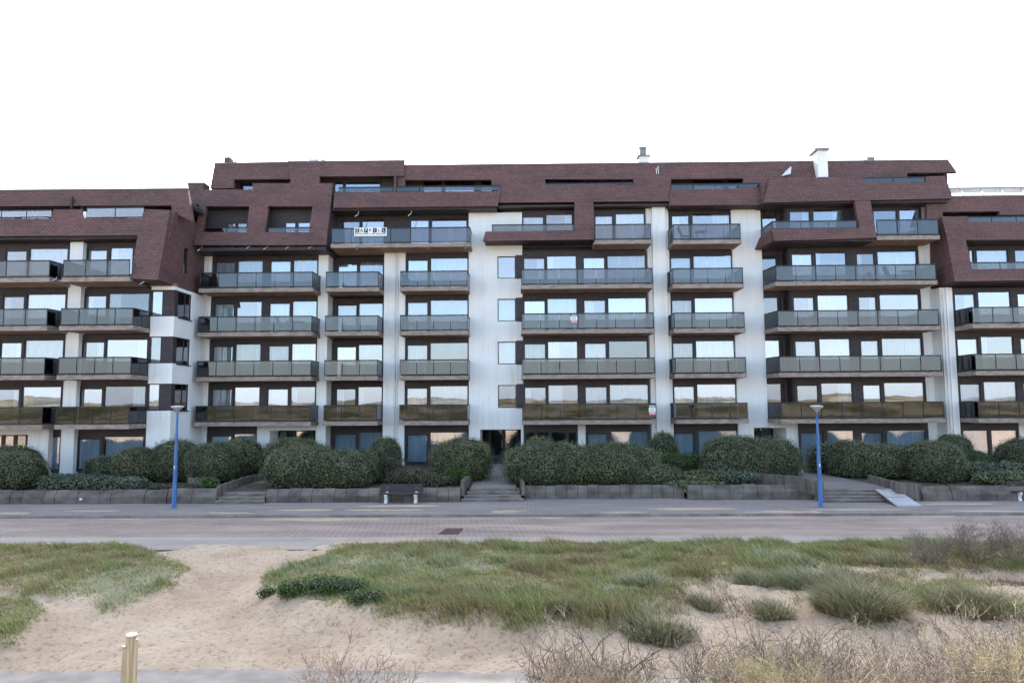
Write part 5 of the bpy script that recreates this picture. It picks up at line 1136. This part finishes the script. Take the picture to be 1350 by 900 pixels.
cover('light green weeds at the corner of the leftmost steps', [(266, 286, 629, 35.2, .4)], 'bright')
cover('dry brown cover plant beside the wide right steps', [(985, 1060, 640, 34.9, .4)], 'brownleaf')
cover('dry brown cover plant behind the smooth wall at the left lamp', [(190, 262, 638, 35.0, .6)], 'brownleaf')

# ---- grass
M['grass'] = tint_mat('dune_grass', [(0, (0.17, 0.12, 0.07)), (.14, (0.38, 0.29, 0.16)), (.30, (0.42, 0.36, 0.18)), (.46, (0.33, 0.335, 0.11)), (.66, (0.185, 0.240, 0.055)), (.80, (0.10, 0.135, 0.04)), (.90, (0.27, 0.30, 0.14)), (1, (0.44, 0.45, 0.28))], .6, .4)
def blades(P, length, width, az_, lean, curl=.5):
    """three triangles per blade: a two part bent blade"""
    n = len(P); dr = np.stack([np.cos(az_), np.sin(az_), np.zeros(n)], 1); pr_a = nr.random(n)*2*math.pi; pr_ = np.stack([np.cos(pr_a), np.sin(pr_a), np.zeros(n)], 1)*(width*.5)[:, None]
    up = np.array([0, 0, 1.0]); l1 = lean[:, None]; l2 = np.clip(lean+curl, 0, 1.5)[:, None]
    mid = P+(dr*np.sin(l1)+up*np.cos(l1))*(length*.55)[:, None]; tip = mid+(dr*np.sin(l2)+up*np.cos(l2))*(length*.5)[:, None]
    V_ = np.stack([P-pr_, P+pr_, mid-pr_*.75, mid+pr_*.75, tip], 1).reshape(-1, 3); i = np.arange(n)*5
    T_ = np.stack([np.stack([i, i+1, i+3], 1), np.stack([i, i+3, i+2], 1), np.stack([i+2, i+3, i+4], 1)], 1).reshape(-1, 3); return V_, T_
def ghit(px_, py_):
    p = atz(px_, py_, -.1)
    for _ in range(8): p = atz(px_, py_, float(hgt(p.x, p.y)))
    return p
def scatter(poly, dens, edge, seed, sparse=None):
    pts = np.array(poly); x0, y0 = pts.min(0)-.3; x1, y1 = pts.max(0)+.3; x0, x1 = max(x0, -22), min(x1, 22); n = int((x1-x0)*(y1-y0)*dens)
    x = x0+(x1-x0)*nr.random(n); y = y0+(y1-y0)*nr.random(n); d = sdist(x, y, poly)+(fbm(x, y, .8, seed)-.5)*edge
    pr_ = sstep(-.05, .25, d)
    if sparse is not None: pr_ = pr_*sparse(x, y)
    k = (nr.random(n) < pr_) & (y < 23.9); vis = np.abs(x) < (y*.80+1.0); k &= vis; return x[k], y[k], d[k]
GV, GT, GTi = [], [], []; gb = 0
def add_grass(x, y, d, lmin, lmax, green, wmul=1.0, seed=0, tall=None):
    global gb
    n = len(x); z = hgt(x, y)-.02; p1 = fbm(x, y, 1.7, 90+seed); p2 = fbm(x, y, .5, 95+seed)
    tuft = sstep(.50, .68, fbm(x, y, .75, 77+seed)); L_ = (lmin+(lmax-lmin)*nr.random(n))*(.55+.9*tuft)*np.clip(.5+d*1.2, .4, 1.0)
    if tall is not None: L_ = L_*tall(x, y)
    az_ = math.pi+.5*(fbm(x, y, 2.5, 66)-.5)*4+nr.normal(size=n)*.9; lean = np.abs(nr.normal(size=n)*.35)+.25
    V_, T_ = blades(np.stack([x, y, z], 1), L_, (.008+.007*nr.random(n))*wmul, az_, lean, .45)
    ti = np.clip(green+(p1-.5)*1.5+(p2-.5)*1.0+nr.normal(size=n)*.27, 0, 1); GV.append(V_); GT.append(T_+gb); GTi.append(np.repeat(ti, 3)); gb += len(V_)
def patch(x, y): return .6+.4*sstep(.28, .42, fbm(x, y, 1.2, 44))
x, y, d = scatter(MR, 1150, .9, 15, lambda x, y: patch(x, y)*(1-.8*sstep(15.6, 14.6, y)*sstep(4, 6, x))); add_grass(x, y, d, .13, .30, .49, 1.25, 1)
x, y, d = scatter(ML, 1250, .7, 16); add_grass(x, y, d, .12, .26, .58, 1.2, 2)
x, y, d = scatter(ML2, 1300, .6, 17); add_grass(x, y, d, .12, .26, .62, 1.2, 3)
x, y, d = scatter(MS, 620, .9, 18, lambda x, y: sstep(.40, .60, fbm(x, y, 1.1, 48))); add_grass(x, y, d, .12, .30, .22, 1.2, 4)
# lush front lip of the large mound, darker and longer
LIP = gp([(470, 800), (560, 790), (700, 800), (820, 800), (905, 792), (915, 812), (830, 832), (690, 840), (600, 838), (500, 830)], -.2)
x, y, d = scatter(LIP, 900, .4, 19); add_grass(x, y, d, .22, .46, .52, 1.3, 5)
# fringe along the road edge
FR = gp([(430, 714), (1560, 713), (1560, 722), (430, 722)], -.08); x, y, d = scatter(FR, 500, .2, 20); add_grass(x, y, d, .08, .2, .6, 1.2, 6)
# a few thin sprigs on the bare sand
SA = gp([(-100, 720), (1400, 720), (1400, 880), (-100, 880)], -.1); x, y, d = scatter(SA, 60, .2, 22, lambda x, y: .5*sstep(.62, .72, fbm(x, y, .9, 49))); add_grass(x, y, d, .05, .13, .35, 1.0, 7)
grass = np_mesh('dune_grass', np.concatenate(GV), np.concatenate(GT), np.concatenate(GTi), [M['grass']]); tag(grass, kind='stuff')

# ---- marram clumps: wind combed tussocks, each a thing
M['marram'] = tint_mat('marram_blade', [(0, (0.16, 0.11, 0.06)), (.2, (0.36, 0.28, 0.16)), (.38, (0.44, 0.38, 0.22)), (.58, (0.24, 0.255, 0.12)), (.8, (0.12, 0.15, 0.06)), (1, (0.46, 0.47, 0.32))], .5, .35)
def clump(px_, py_, wpx, n, length, label, green=.55, az0=math.pi, lean0=.55, depth=.6, spread=.8):
    p = ghit(px_, py_); Y = p.y; hw = wpx*Y/940/2
    r = np.sqrt(nr.random(n)); a = nr.random(n)*2*math.pi; x = p.x+r*np.cos(a)*hw; y = Y+r*np.sin(a)*hw*depth; z = hgt(x, y)-.03
    out_az = np.where(nr.random(n) < .62, az0+nr.normal(size=n)*.38, a+nr.normal(size=n)*.4); L_ = length*(.35+.95*nr.random(n)**1.3)*(1.12-.35*r); lean = np.clip(lean0*(.55+.8*r)+nr.normal(size=n)*.22, .02, 1.35)
    V_, T_ = blades(np.stack([x, y, z], 1), L_, .009+.011*nr.random(n), out_az, lean, .65*spread); ti = np.clip(green+nr.normal(size=n)*.32-(r-.5)*.2, 0, 1)
    o_ = np_mesh('marram_clump', V_, T_, np.repeat(ti, 3), [M['marram']], None, (p.x, Y, float(hgt(p.x, Y)))); tag(o_, label, 'grass clump', 'clumps of marram grass in the dunes'); return o_
clump(1136, 806, 105, 5200, .82, 'largest wind combed marram clump at the right, leaning left over bare sand', .52)
clump(1290, 806, 100, 4200, .72, 'broad marram clump near the right edge behind the bare shrubs', .48)
clump(1022, 812, 44, 1300, .50, 'small marram tuft on bare sand left of the largest clump', .55)
clump(868, 822, 88, 3000, .46, 'dense dark green marram clump hanging over the sand at the middle of the picture', .70, -math.pi/2, .6)
clump(930, 800, 40, 900, .38, 'small brown green tuft right of the dense dark green clump', .40)
clump(1062, 772, 60, 1700, .62, 'pale marram clump on the grass left of the largest clump', .78)
clump(1000, 770, 50, 1100, .5, 'thin pale marram clump left of the other pale clump', .8)
clump(850, 770, 55, 1300, .5, 'pale marram tuft in the middle of the green grass', .86)
clump(1112, 776, 60, 1600, .62, 'tall marram clump directly behind the largest clump', .55)
clump(1050, 742, 50, 900, .42, 'faint grey green marram tuft near the road edge', .75)
clump(1175, 742, 55, 1000, .45, 'olive marram tuft beside the bare bushes at the road', .5)
clump(545, 820, 50, 1500, .27, 'small green tuft at the front lip of the large mound', .66, -math.pi/2, .6)
clump(640, 818, 90, 2200, .28, 'long tuft drooping over the front lip of the large mound', .5, -math.pi/2, .7)
clump(755, 814, 90, 2200, .30, 'olive tuft drooping over the sand left of the dense green clump', .48, -math.pi/2, .7)
# ---- low leafy shrubs at the left end of the large mound
def leafy(label, lobes, mat_='bright', dens=420, size=.075):
    L3 = []; zm = 9
    for px_, py_, w_, h_ in lobes:
        p = ghit(px_, py_); r = w_*p.y/940/2; zb = float(hgt(p.x, p.y)); L3.append((p.x, p.y, zb+h_*.35, r, r*.8, h_*.65)); zm = min(zm, zb-.05)
    V_, T_, ti, mi = leafblob(L3, dens, size, zm, .18, 1.0, .75, .8)
    tag(np_mesh('leafy_shrub', V_, T_, ti, [M[mat_], M['hedgecore']], None, (L3[0][0], L3[0][1], zm), mi), label, 'shrub', 'low leafy shrubs on the sand')
M['ivy'] = tint_mat('ivy_leaf', [(0, (0.045, 0.075, 0.02)), (.5, (0.10, 0.155, 0.045)), (1, (0.22, 0.26, 0.09))], .5, .25)
leafy('low dark green leafy shrub covering the left end of the large mound', [(392, 797, 50, .26), (425, 803, 60, .30), (455, 808, 60, .26), (482, 812, 50, .28)], 'ivy', 700, .06)
leafy('small green leafy shrub standing on the sand left of the large mound', [(352, 797, 26, .18)], 'ivy', 900, .05)
leafy('green leafy tuft on the sand crest at the left end of the large mound', [(381, 782, 30, .26)], 'ivy', 900, .05)

# ---- bare twiggy bushes
m, t, o = new_mat('lichen_bark'); a = t.nodes.new('ShaderNodeAttribute'); a.attribute_name = 'tint'
r = ramp(t, [(0, (0.055, 0.042, 0.038)), (.35, (0.125, 0.092, 0.082)), (.6, (0.20, 0.155, 0.13)), (.8, (0.34, 0.28, 0.21)), (1, (0.40, 0.35, 0.18))]); t.links.new(a.outputs['Fac'], r.inputs[0]); finish(t, o, r.outputs[0], .85); M['bark'] = m
def grow_bush(seed, height, spread, stems, levels, r0, kids=(2, 4), droop=.0, buds=True, tone=.45):
    rg = random.Random(seed); segs = []
    def go(p, d, ln, r, lev, tn):
        ns = 3 if lev < levels-1 else 2
        for k in range(ns):
            d = (d+Vector((rg.gauss(0, .22), rg.gauss(0, .22), rg.gauss(0, .16)+.05-droop))).normalized(); q = p+d*(ln/ns); r2 = r*.84
            segs.append((p, q, r, r2, min(1, max(0, tn+rg.gauss(0, .10))))); p, r = q, r2
            if lev < levels:
                for _ in range(rg.randint(*kids) if k == ns-1 else rg.randint(0, 2)):
                    s = Vector((rg.gauss(0, 1), rg.gauss(0, 1), rg.gauss(.25, .6))).normalized(); go(p, (d*.75+s*.72).normalized(), ln*rg.uniform(.48, .74), max(r*.76, .0028), lev+1, tn+rg.uniform(-.08, .1))
            if buds and lev >= levels-1 and rg.random() < .7:
                s = Vector((rg.gauss(0, 1), rg.gauss(0, 1), rg.gauss(0, 1))).normalized(); segs.append((p, p+s*rg.uniform(.012, .03), max(r*1.2, .0035), .001, min(1, tn+rg.uniform(-.15, .35))))
    for i in range(stems):
        a_ = 2*math.pi*(i+rg.random())/stems; d = Vector((math.cos(a_)*spread*rg.uniform(.3, 1), math.sin(a_)*spread*rg.uniform(.3, 1), 1)).normalized(); go(Vector((math.cos(a_)*.08, math.sin(a_)*.08, 0)), d, height*rg.uniform(.42, .62), r0*rg.uniform(.7, 1.1), 1, tone+rg.uniform(-.12, .15))
    A_ = np.array([s[0] for s in segs]); B_ = np.array([s[1] for s in segs]); ra = np.array([s[2] for s in segs]); rb = np.array([s[3] for s in segs]); tn = np.array([s[4] for s in segs])
    d = B_-A_; d /= np.linalg.norm(d, axis=1)[:, None]+1e-9; u = np.cross(d, np.array([.31, .77, .55])); u /= np.linalg.norm(u, axis=1)[:, None]+1e-9; w_ = np.cross(d, u); Vv = []
    for P, rr in ((A_, ra), (B_, rb)):
        for k in range(3): c_, s_ = math.cos(k*2.0944), math.sin(k*2.0944); Vv.append(P+(u*c_+w_*s_)*rr[:, None])
    n = len(segs); Vv = np.stack(Vv, 1).reshape(-1, 3); i = np.arange(n)*6; F = []
    for k in range(3): j = (k+1) % 3; F += [np.stack([i+k, i+j, i+3+j], 1), np.stack([i+k, i+3+j, i+3+k], 1)]
    return Vv, np.concatenate(F), np.tile(tn, 6)
BG = 'bare twiggy dune shrubs'
def bush(label, x, y, seed, height, spread, stems, levels, r0, tone=.45, sc_=1.0, grp=BG, top=None, **k):
    Vv, F, tn = grow_bush(seed, height, spread, stems, levels, r0, tone=tone, **k); z = float(hgt(x, y))-.03
    if top is not None: sc_ = (Z(700, top, y)-z)/float(np.percentile(Vv[:, 2], 98.5))
    o_ = np_mesh('bare_shrub', Vv*sc_+np.array([x, y, z]), F, tn, [M['bark']], None, (x, y, z)); return tag(o_, label, 'shrub', grp)
def gxy(px_, Y): return X(px_, 870, Y)
bush('small bare shrub alone at the bottom edge between the post and the thicket', gxy(452, 9.0), 9.0, 5, 1.15, .62, 8, 4, .017, .40, top=860)
bush('bare shrub with yellow lichen and crooked dark branches, leftmost of the bottom thicket', gxy(775, 8.6), 8.6, 12, 1.22, 1.0, 8, 4, .030, .42, top=828)
bush('bare reddish shrub with upright twigs right of the lichen covered one', gxy(945, 8.5), 8.5, 23, 1.22, .6, 9, 4, .021, .44, top=842)
bush('bare dark shrub with upright budded twigs at the middle of the bottom thicket', gxy(1050, 8.7), 8.7, 31, 1.26, .6, 9, 4, .021, .40, top=834)
for i, (px_, py_, hh, lab) in enumerate(((1225, 741, 1.05, 'spreading bare shrub at the road edge, left of the taller bare ones'), (1285, 742, 1.45, 'tallest bare dark shrub at the road edge near the right side'), (1345, 744, 1.45, 'bare dark shrub at the road edge cut by the right side'))):
    p = ghit(px_, py_); bush(lab, p.x, p.y, 40+i*3, hh*.72, 1.6 if i == 0 else 1.3, 15, 4, .015, .55, 1.0, 'bare shrubs at the road edge')
# the thicket behind which nothing can be counted
VT, FT, TT = [], [], []; vb = 0; vh = []
vari = [grow_bush(60+k, 1.30, .75, 9, 4, .013, (2, 4), 0.0, True, .52+.06*(k % 3)) for k in range(5)]
rr = random.Random(4); vh = [float(np.percentile(q[0][:, 2], 97)) for q in vari]
for i in range(34):
    Yt = rr.uniform(7.2, 9.6); pxl = rr.uniform(700, 1420); hs = 1.0
    if pxl < 900: hs = .80
    if pxl > 1150: hs = 1.0+.12*(pxl-1150)/200
    x = gxy(pxl, Yt); z = float(hgt(x, Yt))-.05; Vv, F, tn = vari[i % 5]; a_ = rr.random()*6.28; c_, s_ = math.cos(a_), math.sin(a_); hs *= rr.uniform(.75, .98)
    ztop = Z(pxl, float(np.interp(pxl, [690, 760, 860, 950, 1200, 1350, 1450], [893, 876, 882, 862, 848, 820, 812]))+rr.uniform(-6, 26), Yt); hs = max(.3, (ztop-z)/vh[i % 5])
    Vr = np.stack([Vv[:, 0]*c_-Vv[:, 1]*s_, Vv[:, 0]*s_+Vv[:, 1]*c_, Vv[:, 2]], 1)*hs+np.array([x, Yt, z]); VT.append(Vr); FT.append(F+vb); TT.append(np.clip(tn+rr.uniform(-.12, .36), 0, 1)); vb += len(Vr)
tag(np_mesh('shrub_thicket', np.concatenate(VT), np.concatenate(FT), np.concatenate(TT), [M['bark']]), kind='stuff')
# dry grass between the twigs
n = 30000; y = 7.0+2.9*nr.random(n); x = nr.uniform(-.4, 7.6, n); k = x > (y-7.0)*.1-.05; x, y = x[k], y[k]; n = len(x)
z = hgt(x, y)-.02; V_, T_ = blades(np.stack([x, y, z], 1), .22+.38*nr.random(n), .005+.005*nr.random(n), nr.random(n)*6.28, np.abs(nr.normal(size=n)*.3)+.12, .5)
M['drygrass'] = tint_mat('dry_grass', [(0, (0.30, 0.23, 0.15)), (.5, (0.50, 0.42, 0.28)), (.8, (0.58, 0.50, 0.32)), (1, (0.40, 0.40, 0.18))], .7, .4)
tag(np_mesh('dry_grass', V_, T_, np.repeat(np.clip(fbm(x, y, .6, 8)*.9+nr.normal(size=n)*.15, 0, 1), 3), [M['drygrass']]), kind='stuff')
